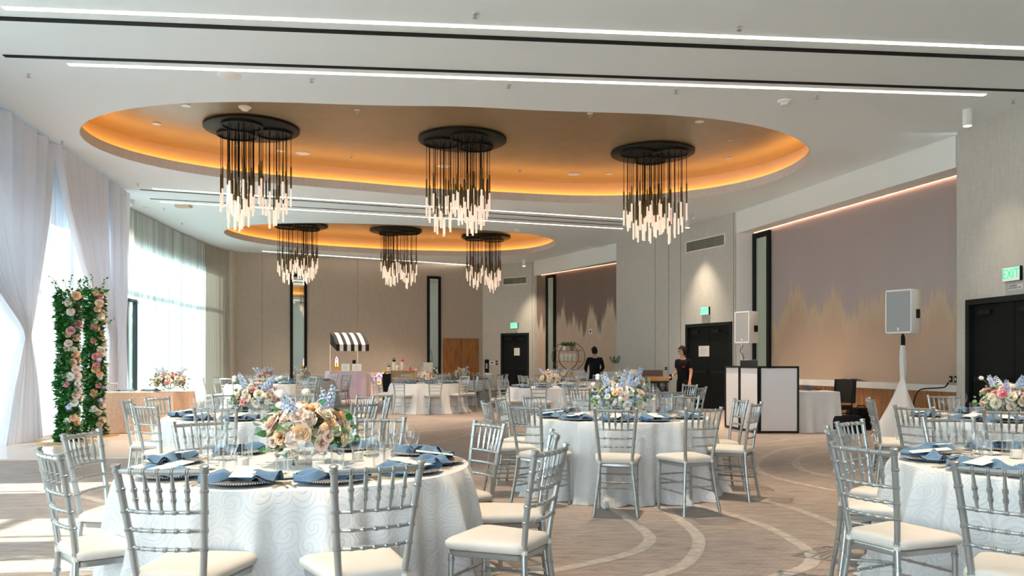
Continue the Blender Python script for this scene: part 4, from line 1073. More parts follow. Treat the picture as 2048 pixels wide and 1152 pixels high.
CHD = [((504,258), 0, 'black disc chandelier nearest the white drapes, large oval cove'), ((925,280), .5, 'black disc chandelier in the middle of the large oval cove'),
       ((1305,306), 1.1, 'black disc chandelier at the mural end of the large oval cove'), ((601,452), .7, 'smaller-looking chandelier nearest the sheers in the far oval cove'),
       ((792,462), 1.9, 'middle chandelier of the far oval cove'), ((972,475), 2.6, 'chandelier at the black doors end of the far oval cove')]
c0 = None
for (p, rz, lb) in CHD:
    x, y = up(*p); o = chandelier(x, y, rz, lb, c0); c0 = c0 or o

# ---------------------------------------------------------------- ceiling fittings
def spot(px, py, z, label, energy=60):
    v = upper_in(px, py) if z == UPPER else onz(px, py, z); t = thing('downlight', label, 'downlight', (v.x, v.y, z), 0, 'recessed ceiling downlights')
    MB().lathe([(.058,-.001),(.085,-.001),(.085,-.008),(.058,-.008)], 20).build('trim_ring', whiteplastic, t, 40)
    MB().lathe([(0,-.003),(.058,-.003),(.058,-.006),(0,-.006)], 20).build('lens', spot_m, t, 40)
    if energy:
        L = bpy.data.lights.new('downlight_beam', 'SPOT'); L.energy = energy; L.color = (1,.80,.60); L.spot_size = radians(80); L.spot_blend = .8; L.shadow_soft_size = .06
        o = bpy.data.objects.new('downlight_beam', L); COL.objects.link(o); o.location = (v.x, v.y, z-.02)
for px, py, lb in ((293,247,'nearest the drapes end'),(372,211,'at the near rim by the drapes'),(1399,243,'at the mural-end near rim'),(1471,317,'nearest the mural end'),(1232,352,'between the mural-end and middle chandeliers'),(516,306,'behind the drapes-end chandelier'),(893,332,'behind the middle chandelier')):
    spot(px, py, UPPER, 'small round downlight in the large oval cove, '+lb, 420)
for px, py, lb in ((1053,482,'at its doors end'),(910,495,'between two chandeliers'),(570,463,'at its sheers end'),(752,479,'before the middle chandelier')):
    spot(px, py, UPPER, 'small round downlight in the far oval cove, '+lb, 420)
def added_spot(x, y, lb):  # unseen downlight added to warm a near tabletop
    t = thing('downlight', lb, 'downlight', (x, y, CEIL), 0, 'recessed ceiling downlights')
    MB().lathe([(.058,-.001),(.085,-.001),(.085,-.008),(.058,-.008)], 20).build('trim_ring', whiteplastic, t, 40); MB().lathe([(0,-.003),(.058,-.003),(.058,-.006),(0,-.006)], 20).build('lens', spot_m, t, 40)
    L = bpy.data.lights.new('downlight_beam', 'SPOT'); L.energy = 330; L.color = (1,.76,.52); L.spot_size = radians(60); L.spot_blend = .9; L.shadow_soft_size = .08
    o = bpy.data.objects.new('downlight_beam', L); COL.objects.link(o); o.location = (x, y, CEIL-.02)
for x, y, lb in ((-1.2,4.4,'above the nearest full table'),(3.1,4.4,'above the cut-off table nearest right'),(1.1,8.3,'above the table before the speaker booth'),(-2.7,8.4,'above the table by the peach head table'),(5.0,8.1,'above the table before the near black doors')):
    added_spot(x, y, 'small added downlight out of frame '+lb)
for px, py, lb in ((292,415,'beside the sheers above the terrace door'),):
    spot(px, py, CEIL, 'small round downlight '+lb, 60)
# wall-wash lights over the grey walls (cylinders)
def cylinder(px, py, lb, en=90):
    v = onz(px, py, CEIL); t = thing('cylinder_light', lb, 'ceiling light', (v.x, v.y, CEIL), 0, 'white cylinder ceiling lights')
    MB().lathe([(.0,-.001),(.07,-.001),(.07,-.26),(.06,-.26),(.06,-.24),(0,-.24)], 24).build('housing', whiteplastic, t, 40); MB().lathe([(0,-.235),(.058,-.235),(.058,-.255),(0,-.255)], 20).build('lens', spot_m, t)
    L = bpy.data.lights.new('cylinder_beam', 'SPOT'); L.energy = en; L.color = (1,.80,.58); L.spot_size = radians(70); L.spot_blend = .9; L.shadow_soft_size = .05
    o = bpy.data.objects.new('cylinder_beam', L); COL.objects.link(o); o.location = (v.x, v.y, CEIL-.27)
cylinder(1935, 219, 'white cylinder light near the corner of the near grey wall', 50)
cylinder(1375, 437, 'white cylinder light behind the mural-end chandelier', 160)
cylinder(1048, 519, 'white cylinder light before the far grey wall', 160)
def speaker_grille(px, py, z, lb):
    v = upper_in(px, py) if z == UPPER else onz(px, py, z); o = MB().lathe([(0,-.001),(.16,-.001),(.16,-.008),(.14,-.014),(0,-.014)], 28).build('ceiling_speaker', whiteplastic, None, 40, v); tag(o, lb, 'ceiling speaker', 'round ceiling speakers')
speaker_grille(513, 318, UPPER, 'flat round ceiling speaker seen through the drapes-end chandelier')
speaker_grille(880, 341, UPPER, 'flat round ceiling speaker behind the middle chandelier')
speaker_grille(1200, 368, UPPER, 'flat round ceiling speaker left of the mural-end chandelier')
speaker_grille(525, 466, UPPER, 'flat round ceiling speaker at the sheers end of far oval')
def detector(px, py, z, lb):
    v = upper_in(px, py) if z == UPPER else onz(px, py, z); t = thing('smoke_detector', lb, 'smoke detector', (v.x, v.y, z), 0, 'white smoke detectors')
    MB().lathe([(0,-.001),(.11,-.001),(.11,-.02),(.095,-.035),(0,-.035)], 24).build('base', whiteplastic, t, 40); MB().lathe([(.07,-.03),(.07,-.055),(.05,-.075),(0,-.078)], 20).build('sensor_dome', whiteplastic, t, 40)
detector(490, 213, UPPER, 'white round smoke detector above the drapes-end chandelier'); detector(1570, 201, CEIL, 'white round smoke detector between strip light and large oval')
speaker_grille(470,168,CEIL,'tiny flat ceiling fitting under the second strip light') if 0 else None
detector(1035, 459, CEIL, 'white round smoke detector before the far oval')
speaker_grille(459, 151, CEIL, 'faint flat round ceiling speaker under the second strip light')
sprk = None
for px, py, z, lb in ((950,27,CEIL,'above the topmost strip light'),(1478,52,CEIL,'nearest top edge before the mural end'),(57,147,CEIL,'before the drapes'),(623,157,CEIL,'below the second strip, toward drapes'),(1017,169,CEIL,'below the second strip, mid room'),
      (1352,180,CEIL,'under the second strip, three-quarters along'),(1634,191,CEIL,'beside the near smoke detector'),(2026,200,CEIL,'beside the near grey wall'),(714,220,UPPER,'at the near rim of the large oval'),(1180,227,CEIL,'on the near rim by the mural end'),
      (1462,281,UPPER,'between the two mural-end downlights'),(689,317,UPPER,'between the first two chandeliers'),(1040,341,UPPER,'between the middle and mural-end chandeliers'),(405,295,UPPER,'left of the drapes-end chandelier'),(124,282,CEIL,'above the first tied drape'),
      (276,367,CEIL,'above the terrace end of the drapes'),(364,446,CEIL,'over the sheer curtains'),(328,416,CEIL,'behind the far strips start')):
    v = upper_in(px, py) if z == UPPER else onz(px, py, z)
    if sprk is None:
        sprk = thing('sprinkler_head', 'small sprinkler head on the ceiling '+lb, 'sprinkler', v, 0, 'ceiling sprinklers')
        MB().lathe([(0,-.001),(.045,-.001),(.045,-.006),(0,-.006)], 16).build('escutcheon', whiteplastic, sprk, 40); MB().lathe([(0,-.006),(.012,-.006),(.012,-.035),(0,-.035)], 8).build('body', silver, sprk)
        MB().lathe([(0,-.05),(.028,-.05),(.028,-.054),(0,-.054)], 12).build('deflector', silver, sprk)
    else: dup(sprk, v, 0, 'small sprinkler head on the ceiling '+lb)
v = onz(265, 400, CEIL); t = thing('security_camera', 'white ceiling security camera in the corner by the sheers', 'camera', v); MB().box((-.05,-.05,-.02), (.05,.05,0)).build('mount', whiteplastic, t, 0); MB().tube([(0,0,-.02),(0,0,-.08),(0,-.1,-.13)], [.02,.05,.045], 12).build('camera_body', whiteplastic, t)
v = onz(1385, 428, CEIL); t = thing('security_camera', 'white ceiling security camera beside the mural-end chandelier', 'camera', v); MB().box((-.05,-.05,-.02), (.05,.05,0)).build('mount', whiteplastic, t, 0); MB().tube([(0,0,-.02),(0,0,-.09),(0,-.1,-.13)], [.02,.05,.045], 12).build('camera_body', whiteplastic, t)
v = onz(367, 411, CEIL); o = tag(MB().box((-.18,-.12,-.05), (.18,.12,-.001)).build('ceiling_box', cove_wall, None, 0, v), 'flat warm-lit box on the ceiling behind the far strips', 'ceiling box')
v = onz(1196, 492, CEIL); o = tag(MB().box((-.28,-.10,-.02), (.28,.10,-.001)).build('ceiling_register', plate_rim, None, 0, v), 'slim ceiling air register before the far white soffit', 'air register')
# ---------------------------------------------------------------- wall vents, signs, switches
def wall_frame(A, B, px0, py0, px1, d=.0):
    p, q = isect(px0, A, B), isect(px1, A, B); L = hypot(q[0]-p[0], q[1]-p[1]); a = off2d(p, q, 0, d); return a, atan2(q[1]-p[1], q[0]-p[0]), L, p, q
def zat(py, y): return H+(HY-py)/F*y
def vent(A, B, px0, px1, pt, pb, lb):
    a, ang, L, p, q = wall_frame(A, B, px0, 0, px1, .01); z1, z0 = zat(pt, p[1]), zat(pb, p[1]); t = thing('wall_vent', lb, 'air vent', (*a, z0), ang, 'long wall air vents'); h = z1-z0
    m = MB(); m.box((0,-.03,0), (L,.01,.03)); m.box((0,-.03,h-.03), (L,.01,h)); m.box((0,-.03,.03), (.03,.01,h-.03)); m.box((L-.03,-.03,.03), (L,.01,h-.03)); m.build('frame', paint_white, t, 0)
    MB().box((.03,-.003,.03), (L-.03,.0,h-.03)).build('backing', mat('vent_dark', (.10,.10,.08), .7), t, 0)
    sl = mat('vent_slat', (.33,.33,.27), .5); n = 11
    for i in range(n): z = .04+(h-.08)*i/n; MB().box((.03,-.02,z), (L-.03,-.008,z+.009)).build('slat', sl, t, 0)
    for i in range(1, 4): x = L*i/4; MB().box((x-.008,-.025,.03), (x+.008,-.006,h-.03)).build('divider', sl, t, 0)
vent(GA, GB, 1373, 1452, 484, 507, 'long wall vent above the doors beside the booth'); vent(HA, HB, 1006, 1055, 556, 571, 'long wall vent high above the farthest black doors')
def text_mesh(s, size, mt, parent, loc, rot=(pi/2,0,0), ext=.002, name='lettering', sx=1):
    c = bpy.data.curves.new(name, 'FONT'); c.body = s; c.size = size; c.extrude = ext; c.align_x = 'CENTER'; c.align_y = 'CENTER'
    tmp = bpy.data.objects.new('tmp', c); COL.objects.link(tmp); bpy.context.view_layer.update(); me = bpy.data.meshes.new_from_object(tmp); bpy.data.objects.remove(tmp)
    me.materials.clear(); me.materials.append(mt); o = link(name, me, parent, loc); o.rotation_euler = rot; o.scale = (sx,1,1); return o
sign_face = mat('sign_face', (.75,.80,.78), .4, emit=(.75,1,.85), es=.08); sign_green = mat('exit_green', (.0,.55,.22), .5, emit=(0,.9,.35), es=.25); sign_glow = mat('exit_face_glow', (.4,.8,.6), .4, emit=(.35,1,.65), es=.22)
def exit_sign(A, B, px0, px1, pt, pb, lb, face, plaque=None):
    a, ang, L, p, q = wall_frame(A, B, px0, 0, px1, .0); z1, z0 = zat(pt, q[1]), zat(pb, q[1]); L = .36; h = z1-z0
    t = thing('exit_sign', lb, 'exit sign', (*a, z0), ang, 'green exit signs'); MB().box((0,-.05,0), (L,.0,h)).build('housing', blackm2, t, 0)
    MB().box((.004,-.056,.004), (L-.004,-.0505,h-.004)).build('face', face, t, 0)
    text_mesh('EXIT', h*.92, sign_green, t, (L/2,-.058,h*.5), sx=.82)
    if plaque:
        o = thing('door_plaque', 'small white plaque with dark lettering under the sign, '+lb.split('above')[-1].strip(), 'sign', (*a, z0-h*.62), ang); MB().box((.06,-.01,0), (L,.0,h*.42)).build('plate', paper, o, 0)
        ink = mat('ink', (.08,.08,.08), .6)
        text_mesh('MAXIMUM', .035, ink, o, (.17,-.012,h*.3), ext=.001); text_mesh('OCCUPANCY 80', .035, ink, o, (.2,-.012,h*.14), ext=.001)
NA, NB = near(13.93), near(5.0)
exit_sign(NA, NB, 2011, 2046, 531, 560, 'lit green exit sign above the near black doors', sign_face, True)
exit_sign(GA, GB, 1404, 1421, 613, 629, 'lit green exit sign above the doors beside the booth', sign_glow)
exit_sign(HA, HB, 1022, 1034, 645, 657, 'lit green exit sign above the farthest black doors', sign_glow, True)
ink = mat('notice_ink', (.25,.25,.25), .7)
def notice(A, B, px0, px1, pt, pb, lb):
    a, ang, L, p, q = wall_frame(A, B, px0, 0, px1, -.045); z1, z0 = zat(pt, p[1]), zat(pb, p[1]); h = z1-z0
    t = thing('paper_notice', lb, 'notice', (*a, z0), ang, 'white paper notices'); MB().box((0,-.004,0), (L,.0,h)).build('sheet', paper, t, 0)
    for i in range(5): z = h*(.82-.15*i); MB().box((L*.1,-.006,z), (L*(.5+.08*((i*3) % 4)),-.004,z+h*.018)).build('print', ink, t, 0)
notice(GA, GB, 1395, 1416, 692, 713, 'white paper notice taped to the black doors beside the booth'); notice(HA, HB, 1027, 1038, 696, 711, 'white paper notice taped to the farthest black doors')
def plate(A, B, px0, px1, pt, pb, mt, lb, cat, name, d=0, dep=.02):
    a, ang, L, p, q = wall_frame(A, B, px0, 0, px1, d); z1, z0 = zat(pt, p[1]), zat(pb, p[1]); h = z1-z0
    t = thing(name, lb, cat, (*a, z0), ang); MB().box((0,-dep,0), (L,.0,h)).build('cover_plate', mt, t, 0); MB().box((L*.3,-dep-.008,h*.3), (L*.7,-dep,h*.7)).build('insert', blackm if mt is not blackm2 else plate_rim, t, 0)
    return t
plate(mural(21.3), mural(14.1), 1900, 1905, 752, 764, blackm2, 'black wall outlet above the ledge, nearer the mural middle', 'outlet', 'wall_outlet'); plate(mural(21.3), mural(14.1), 1910, 1915.5, 752, 765, blackm2, 'black wall outlet above the ledge, nearest grey wall edge', 'outlet', 'wall_outlet')
plate(HA, HB, 1078, 1083, 720, 727, blackm2, 'small black switch beside the far slim mirror', 'switch', 'wall_switch') if 0 else None
plate(HA, HB, 970, 978, 719, 745, blackm2, 'tall dark control panel on the wall in the far corner', 'panel', 'control_panel'); plate(HA, HB, 980, 990, 722, 729, whiteplastic, 'white switch plate between the control panel and farthest black doors', 'switch', 'wall_switch'); plate(HA, HB, 992, 995, 721, 730, blackm2, 'small black switch beside the farthest black doors', 'switch', 'wall_switch')
plate(fmural(31.6), fmural(27), 1179, 1185, 658, 668, whiteplastic, 'white plate on the far brown mural above the jacketed man', 'wall plate', 'wall_plate')
plate(GA, GB, 1330.5, 1334, 734, 740, blackm2, 'small round dark lock on the folding wall panel', 'lock', 'panel_lock')

# ---------------------------------------------------------------- loudspeakers on stands
grille_m = noise_var(mat('speaker_grille', (.36,.38,.39), .6), (.34,.36,.37), (.40,.42,.43), 60, 2)
def speaker(x, y, z, rz, label, s=1):
    t = thing('loudspeaker', label, 'loudspeaker', (x, y, z), rz, 'white loudspeakers'); w, d, h = .22*s, .36*s, .72*s
    m = MB(); ol = [(-w,-.0),(w,-.0),(w*.98,.12*s),(w*.62,d),(-w*.62,d),(-w*.98,.12*s)]; n = 6
    m.add([(a*.985,b,0) for a,b in ol]+[(a,b,.02) for a,b in ol]+[(a,b,h-.02) for a,b in ol]+[(a*.985,b,h) for a,b in ol], [(q*n+i,q*n+(i+1)%n,(q+1)*n+(i+1)%n,(q+1)*n+i) for q in range(3) for i in range(n)]+[(5,4,3,2,1,0),tuple(18+i for i in range(6))]); m.build('cabinet', whiteplastic, t, 30)
    MB().box((-w+.02,-.012,.03), (w-.02,-.001,h-.03)).build('grille', grille_m, t, 0)
    MB().box((-w,-.016,0), (w,.0,.028)).build('front_bezel', whiteplastic, t, 0); MB().box((-w,-.016,h-.028), (w,.0,h)).build('front_bezel', whiteplastic, t, 0)
    for sg_ in (-1, 1): MB().box((sg_*w-.012-.008*(sg_<0)*0,-.016,.028), (sg_*w+.012,.0,h-.028)).build('front_bezel', whiteplastic, t, 0)
    MB().box((-.018,-.02,.05), (.018,-.013,.10)).build('badge', whiteplastic, t, 0)
    MB().box((w*.80,.16,h*.35), (w*.93,.28,h*.55)).build('side_handle', blackm2, t, 0)
    return t
SX, SY = (1803-CX)/F*14.0, 14.0
speaker(SX-.12, SY-.15, zat(667, 13.9), radians(-58), 'white loudspeaker on the draped stand before the large mural', 1.04)
t = thing('speaker_stand', 'speaker stand wrapped in white stretch fabric before the large mural', 'speaker stand', (SX+.03, SY+.02, 0)); zt = zat(667, 13.9)
MB().tube([(0,0,.9),(0,0,zt)], .018, 8).build('pole', blackm2, t); MB().tube([(0,0,zt-.20),(0,0,zt-.03)], .03, 8).build('collar', blackm2, t)
for i in range(3): a = i*2*pi/3+.5; MB().tube([(0,0,.95),(cos(a)*.5, sin(a)*.5, .02)], .014, 6).build('leg', blackm2, t)
def scr(u, v):
    a = 2*pi*u; z = (zt-.2)*(1-v); k_ = 0 if z > 1.0 else (1.0-z)/1.0; r = .035+.012*sin(3*a+z*5)+k_*(.30+.17*cos(3*(a-.5)))*1.0
    if z > 1.0: r = .034+.02*max(0, sin((z-1.0)/(zt-1.2)*pi))+.006*sin(5*a+3*z)
    r += .006*sin(16*a)*k_; return (r*cos(a), r*sin(a), max(z, .01))
MB().grid(scr, 48, 28, wrap=True).build('stretch_cover', stretch, t, 180)
cb = MB().tube([(.03,.18,zt+.1),(.08,.1,zt-.04),(.05,.02,zt-.12),(.03,-.01,zt-.25)], .007, 5).build('cable', blackm2, t, 180)
S2 = ((1482-CX)/F*18.6, 18.6)
sp2 = speaker(S2[0], S2[1]-.1, zat(686, 18.5), radians(-62), 'white loudspeaker on a stand behind the white booth panels', 1.0)
t = thing('speaker_stand', 'thin tripod speaker stand behind the white booth panels', 'speaker stand', (S2[0]+.03, S2[1]+.05, 0)); MB().tube([(0,0,.1),(0,0,zat(686,18.5))], .018, 8).build('pole', stretch, t)
for i in range(3): a = i*2*pi/3; MB().tube([(0,0,.8),(cos(a)*.45, sin(a)*.45, .02)], .012, 6).build('leg', blackm2, t)
MB().tube([(.03,-.01,zat(690,18.5)),(-.05,-.03,zat(702,18.5)),(.03,-.03,zat(712,18.5)),(.05,-.03,1.1)], .008, 5).build('cable', blackm2, t, 180)
# ---------------------------------------------------------------- booth facade
BP = [(4.27,16.2),(4.36,15.5),(4.52,14.82),(5.24,14.80)]; panel_m = mat('booth_scrim', (.80,.78,.80), .7)
t = thing('booth_facade', 'folding facade of white panels in black frames hiding the booth', 'booth facade', (4.5,15.0,0))
for i in range(3):
    a = Vector((BP[i][0]-4.5, BP[i][1]-15.0, 0)); b = Vector((BP[i+1][0]-4.5, BP[i+1][1]-15.0, 0)); d = (b-a).normalized(); nn = Vector((-d.y, d.x, 0)); L = (b-a).length
    M = Matrix(((d.x, nn.x, 0, a.x), (d.y, nn.y, 0, a.y), (0,0,1,0), (0,0,0,1))); hh = 1.235
    pn = MB().box((.03,.0,.05), (L-.03,.012,hh-.04), 0, M).build('panel', panel_m, t, 0)
    m = MB(); m.box((0,-.02,.012), (.032,.025,hh), 0, M); m.box((L-.032,-.02,.012), (L,.025,hh), 0, M); m.box((.032,-.02,hh-.035), (L-.032,.025,hh), 0, M); m.box((.032,-.02,.012), (L-.032,.025,.05), 0, M); m.build('panel_frame', blackm, t, 0)
t = thing('booth_table', 'folding table standing behind the white booth panels', 'table', (4.98,15.9,0)); MB().box((-.5,-.45,1.10), (.35,.45,1.14)).build('tabletop', blackm2, t, 0)
for sx_ in (-.45,.3):
    for sy_ in (-.4,.4): MB().tube([(sx_,sy_,0),(sx_,sy_,1.1)], .016, 6).build('leg', blackm2, t)
t = thing('laptop', 'open grey laptop on top of the booth seen from behind', 'laptop', ((1499-CX)/F*15.6, 15.6, 1.142), radians(160)); lapm = mat('space_grey', (.13,.13,.14), .35, .7)
MB().box((-.16,-.11,0), (.16,.11,.015)).build('keyboard_base', lapm, t, 0); MB().box((-.16,0,0), (.16,.008,.22), 0, Matrix.Translation((0,.11,.01)) @ Matrix.Rotation(-.45, 4, 'X')).build('screen_lid', lapm, t, 0)
o = skirt(.42, .34, 120, 5, .06, .765).build('side_table_cloth', plaincloth, None, 50, (5.62,15.25,0), 0); tag(o, 'small table draped to the floor in white linen beside booth', 'draped table')
o = MB().grid(lambda u, v: ((u-.5)*.5, (v-.5)*.25, .02+.06*max(0, 1-((u-.5)**2+(v-.5)**2)*4)+.015*sin(9*u+5*v)), 14, 8).build('dark_cloth', navy, None, 180, (5.55,15.3,.77)); tag(o, 'dark bundled cloth on the small draped table', 'cloth')
lx, ly = mural(17.3); o = MB().grid(lambda u, v: ((u-.5)*.9, (v-.5)*.26+.03*sin(7*u), .012+.05*max(0, 1-(2*u-1)**2)*(.7+.3*sin(11*u))*(1-(2*v-1)**2)), 24, 8).build('folded_jacket', navy, None, 180, (lx-.2, ly, .903), radians(-75)); tag(o, 'dark blue jacket lying on the pale mural ledge', 'jacket')
# stacked black banquet chair and bags by the ledge
def black_chair(x, y, rz, lb):
    t = thing('banquet_chair', lb, 'chair', (x, y, 0), rz); MB().box((-.22,-.2,.42), (.22,.22,.50)).build('seat', navy_black, t, 0)
    MB().box((-.21,-.25,.55), (.21,-.20,1.0), 0, Matrix.Translation((0,-.03,0)) @ Matrix.Rotation(.08, 4, 'X')).build('backrest', navy_black, t, 0)
    for sx_ in (-.19,.19): MB().tube([(sx_,-.2,0),(sx_,-.22,.5),(sx_,-.3,.95)], .012, 6).build('rear_leg', blackm2, t); MB().tube([(sx_,.2,0),(sx_,.2,.43)], .012, 6).build('front_leg', blackm2, t)
navy_black = mat('black_upholstery', (.022,.02,.018), .9)
black_chair((1672-CX)/F*15.3, 15.3, radians(128), 'black upholstered chair beneath the mural ledge')
def bag(x, y, w, d, h, lb, rz=0):
    t = thing('equipment_case', lb, 'case', (x, y, 0), rz, 'black equipment cases')
    def fn(u, v): a = 2*pi*u; k_ = (1-.12*max(0, v-.8)/.2); c_, s_ = cos(a), sin(a); e = .35; return (w*k_*math.copysign(abs(c_)**e, c_), d*k_*math.copysign(abs(s_)**e, s_), h*v)
    m = MB().grid(fn, 28, 6, wrap=True); m.f.append(tuple(28*6+i for i in range(28))); m.m.append(0); m.build('body', blackm2, t, 60); MB().tube([(-.1,0,h-.005),(-.08,0,h+.04),(.08,0,h+.04),(.1,0,h-.005)], .01, 6).build('handle', blackm2, t)
bag((1690-CX)/F*15.0, 15.0, .28, .2, .32, 'black equipment case on the carpet before the black chairs'); bag((1722-CX)/F*15.8, 15.8, .25, .18, .42, 'black equipment case against the wood panelling', .3)
t = thing('power_cable', 'black cable drooping from the wall outlet over the ledge', 'cable'); q = [at(1908,765,14.35), at(1902,775,14.3), at(1885,776,14.4), at(1862,777,14.6), at(1850,779,14.7), at(1842,790,14.6), at(1838,810,14.5), at(1836,840,14.4)]
MB().tube(smooth_pts([v_+Vector((-.10,-.0,0)) for v_ in q], 2), .012, 6).build('cable', blackm2, t, 180)

# ---------------------------------------------------------------- dark service table with boxes, man in the black T-shirt
wx, wy = 3.55, 19.2
t = thing('service_table', 'black service table holding cardboard trays before the joined wall panels', 'table', (3.10,19.3,0), radians(-15)); MB().box((-.75,-.3,.82), (.62,.3,.86)).build('tabletop', blackm2, t, 0); MB().box((-.75,-.3,.60), (.62,-.27,.82)).build('apron', blackm2, t, 0)
for sx_ in (-.68,.56):
    for sy_ in (-.25,.25): MB().box((sx_-.03,sy_-.03,0), (sx_+.03,sy_+.03,.82)).build('leg', blackm2, t, 0)
def obx(name, lb, cat, x, y, z, rz, sz, mt, open_=True):
    t = thing(name, lb, cat, (x, y, z), rz); w, d, h = sz; th = .012
    MB().box((-w,-d,0), (w,d,th)).build('bottom', mt, t, 0)
    for a, b in (((-w,-d,th),(w,-d+th,h)), ((-w,d-th,th),(w,d,h)), ((-w,-d+th,th),(-w+th,d-th,h)), ((w-th,-d+th,th),(w,d-th,h))): MB().box(a, b).build('side', mt, t, 0)
    return t
obx('cardboard_tray', 'long shallow cardboard tray nearest the man in black T-shirt', 'box', 3.46, 19.2, .862, -.25, (.24,.16,.10), cardboard)
obx('cardboard_tray', 'cardboard tray with bright blue tape beside the pale lidded box', 'box', 3.05, 19.15, .862, .1, (.2,.16,.07), cardboard)
o = tag(MB().box((-.03,-.165,0), (.03,.165,.085)).build('blue_tape', mat('blue_tape', (.03,.42,.75), .4), None, 0, (3.10,19.14,.864), .1), 'bright blue tape strip across the cardboard tray', 'tape')
t = thing('pale_box', 'pale yellow box standing open at the service table end', 'box', (2.86,19.35,.862), .3); pb_ = mat('pale_yellow_card', (.78,.62,.33), .7); MB().box((-.02,-.14,0), (0,.14,.27), 0, Matrix.Rotation(.2, 4, 'Y')).build('lid', pb_, t, 0); MB().box((-.13,-.14,0), (-.025,.14,.22), 0, Matrix.Rotation(-.1, 4, 'Y')).build('body', mat('pale_card', (.74,.68,.55), .7), t, 0)
t = thing('serving_case', 'dark open case behind the cardboard trays', 'case', (3.35,19.45,.862), -.1); MB().box((-.28,-.12,0), (.28,.12,.10)).build('body', mat('dark_brown', (.07,.035,.02), .5), t, 0); MB().box((-.28,.10,.10), (.28,.12,.26), 0, Matrix.Rotation(-.1, 4, 'X')).build('lid', mat('dark_brown2', (.06,.03,.02), .5), t, 0)

skin_m = mat('skin', (.50,.27,.17), .5, Subsurface_Weight=.1); hair_m = mat('black_hair', (.010,.008,.007), .7, 0, .15); tee_m = noise_var(mat('black_tshirt', (.012,.012,.014), .95, 0, .08), (.006,.006,.008), (.012,.012,.014), 4, 2); suit_m = mat('charcoal_suit', (.010,.013,.018), .9, 0, .1); shoe_m = mat('black_leather', (.01,.01,.01), .3); shirt_m = mat('blue_shirt', (.25,.35,.42), .7)
def skinmesh(name, V, E, R, mt, parent, sub=1, root=0):
    me = bpy.data.meshes.new(name); me.from_pydata([Vector(v) for v in V], E, []); o = link(name, me, parent)
    sk = o.modifiers.new('skin', 'SKIN'); sk.use_smooth_shade = True
    for i, r_ in enumerate(R):
        d = me.skin_vertices[0].data[i]; d.radius = r_ if hasattr(r_, '__len__') else (r_, r_); d.use_root = (i == root)
    ss = o.modifiers.new('subd', 'SUBSURF'); ss.levels = sub; ss.render_levels = sub
    bpy.context.view_layer.update(); dg = bpy.context.evaluated_depsgraph_get(); nm = bpy.data.meshes.new_from_object(o.evaluated_get(dg)); o.modifiers.clear(); o.data = nm; nm.materials.clear(); nm.materials.append(mt); nm.shade_smooth(); return o
def head(parent, c, yaw, pitch=0):
    """continuous head with face; c = centre, looks along +Y rotated by yaw"""
    def fn(u, v):
        th = 2*pi*u; ph = pi*(v-.5); x, y, z = cos(ph)*sin(th), cos(ph)*cos(th), sin(ph)
        X, Y, Z = x*.073, y*.094, z*.118
        if z < 0: X *= 1+.28*z; Y *= 1+.12*z if y > 0 else 1+.35*z
        if y > .3 and abs(x) < .35: 
            Y += .022*exp(-((Z+.012)/.018)**2-(x/.14)**2); Y -= .010*exp(-((Z-.018)/.012)**2)*exp(-((abs(x)-.30)/.16)**2)
            Y += .006*exp(-((Z+.050)/.008)**2-(x/.25)**2)
            Y += .010*exp(-((Z+.092)/.016)**2)
        return (X, Y, Z)
    M = Matrix.Translation(c) @ Matrix.Rotation(yaw, 4, 'Z') @ Matrix.Rotation(pitch, 4, 'X')
    m = MB().grid(fn, 40, 28, wrap=True); m.v = [tuple(M @ Vector(v)) for v in m.v]; hd = m.build('head', skin_m, parent, 180)
    for s in (-1, 1):
        m = MB().lathe([(0,-.006),(.012,-.005),(.017,0),(.012,.005),(0,.004)], 10, sy=1.6); R_ = M @ Matrix.Translation((s*.073,-.006,-.005)) @ Matrix.Rotation(s*pi/2, 4, 'Y'); m.v = [tuple(R_ @ Vector((v[1], v[0], v[2]))) for v in m.v]; m.build('ear', skin_m, hd, 180)
        m = MB().lathe([(0,-.009),(.007,-.006),(.0095,0),(.007,.006),(0,.009)], 10); R_ = M @ Matrix.Translation((s*.026,.079,.014)); m.v = [tuple(R_ @ Vector(v)) for v in m.v]; m.build('eye', white_china, hd, 180)
        m = MB().lathe([(0,-.004),(.0035,-.002),(.0035,.002),(0,.004)], 8); R_ = M @ Matrix.Translation((s*.026,.087,.014)); m.v = [tuple(R_ @ Vector(v)) for v in m.v]; m.build('iris', hair_m, hd, 180)
        m = MB().box((s*.026-.014,.083,.031), (s*.026+.014,.090,.036), 0, M); m.build('eyebrow', hair_m, hd, 0)
    m = MB().box((-.022,.088,-.056), (.022,.0945,-.049), 0, M); m.build('mouth', mat('lips', (.42,.17,.13), .5), hd, 0)
    def hf(u, v):
        th = 2*pi*u; ph = -.75+(pi/2+.75)*v; x, y, z = cos(ph)*sin(th), cos(ph)*cos(th), sin(ph); k_ = 1.17+.035*sin(9*th+2*ph)*cos(5*ph)+.02*sin(23*th)*cos(11*ph)
        zz = z*.118
        if y > .0: zz = max(zz, (.055+.01*sin(14*th))*min(1, y*2.2))
        return (x*.073*k_*1.03, y*.094*k_, zz*k_+.008)
    m = MB().grid(hf, 40, 12, wrap=True); m.v = [tuple(M @ Vector(v)) for v in m.v]; m.build('hair', hair_m, hd, 180)
    return hd, M
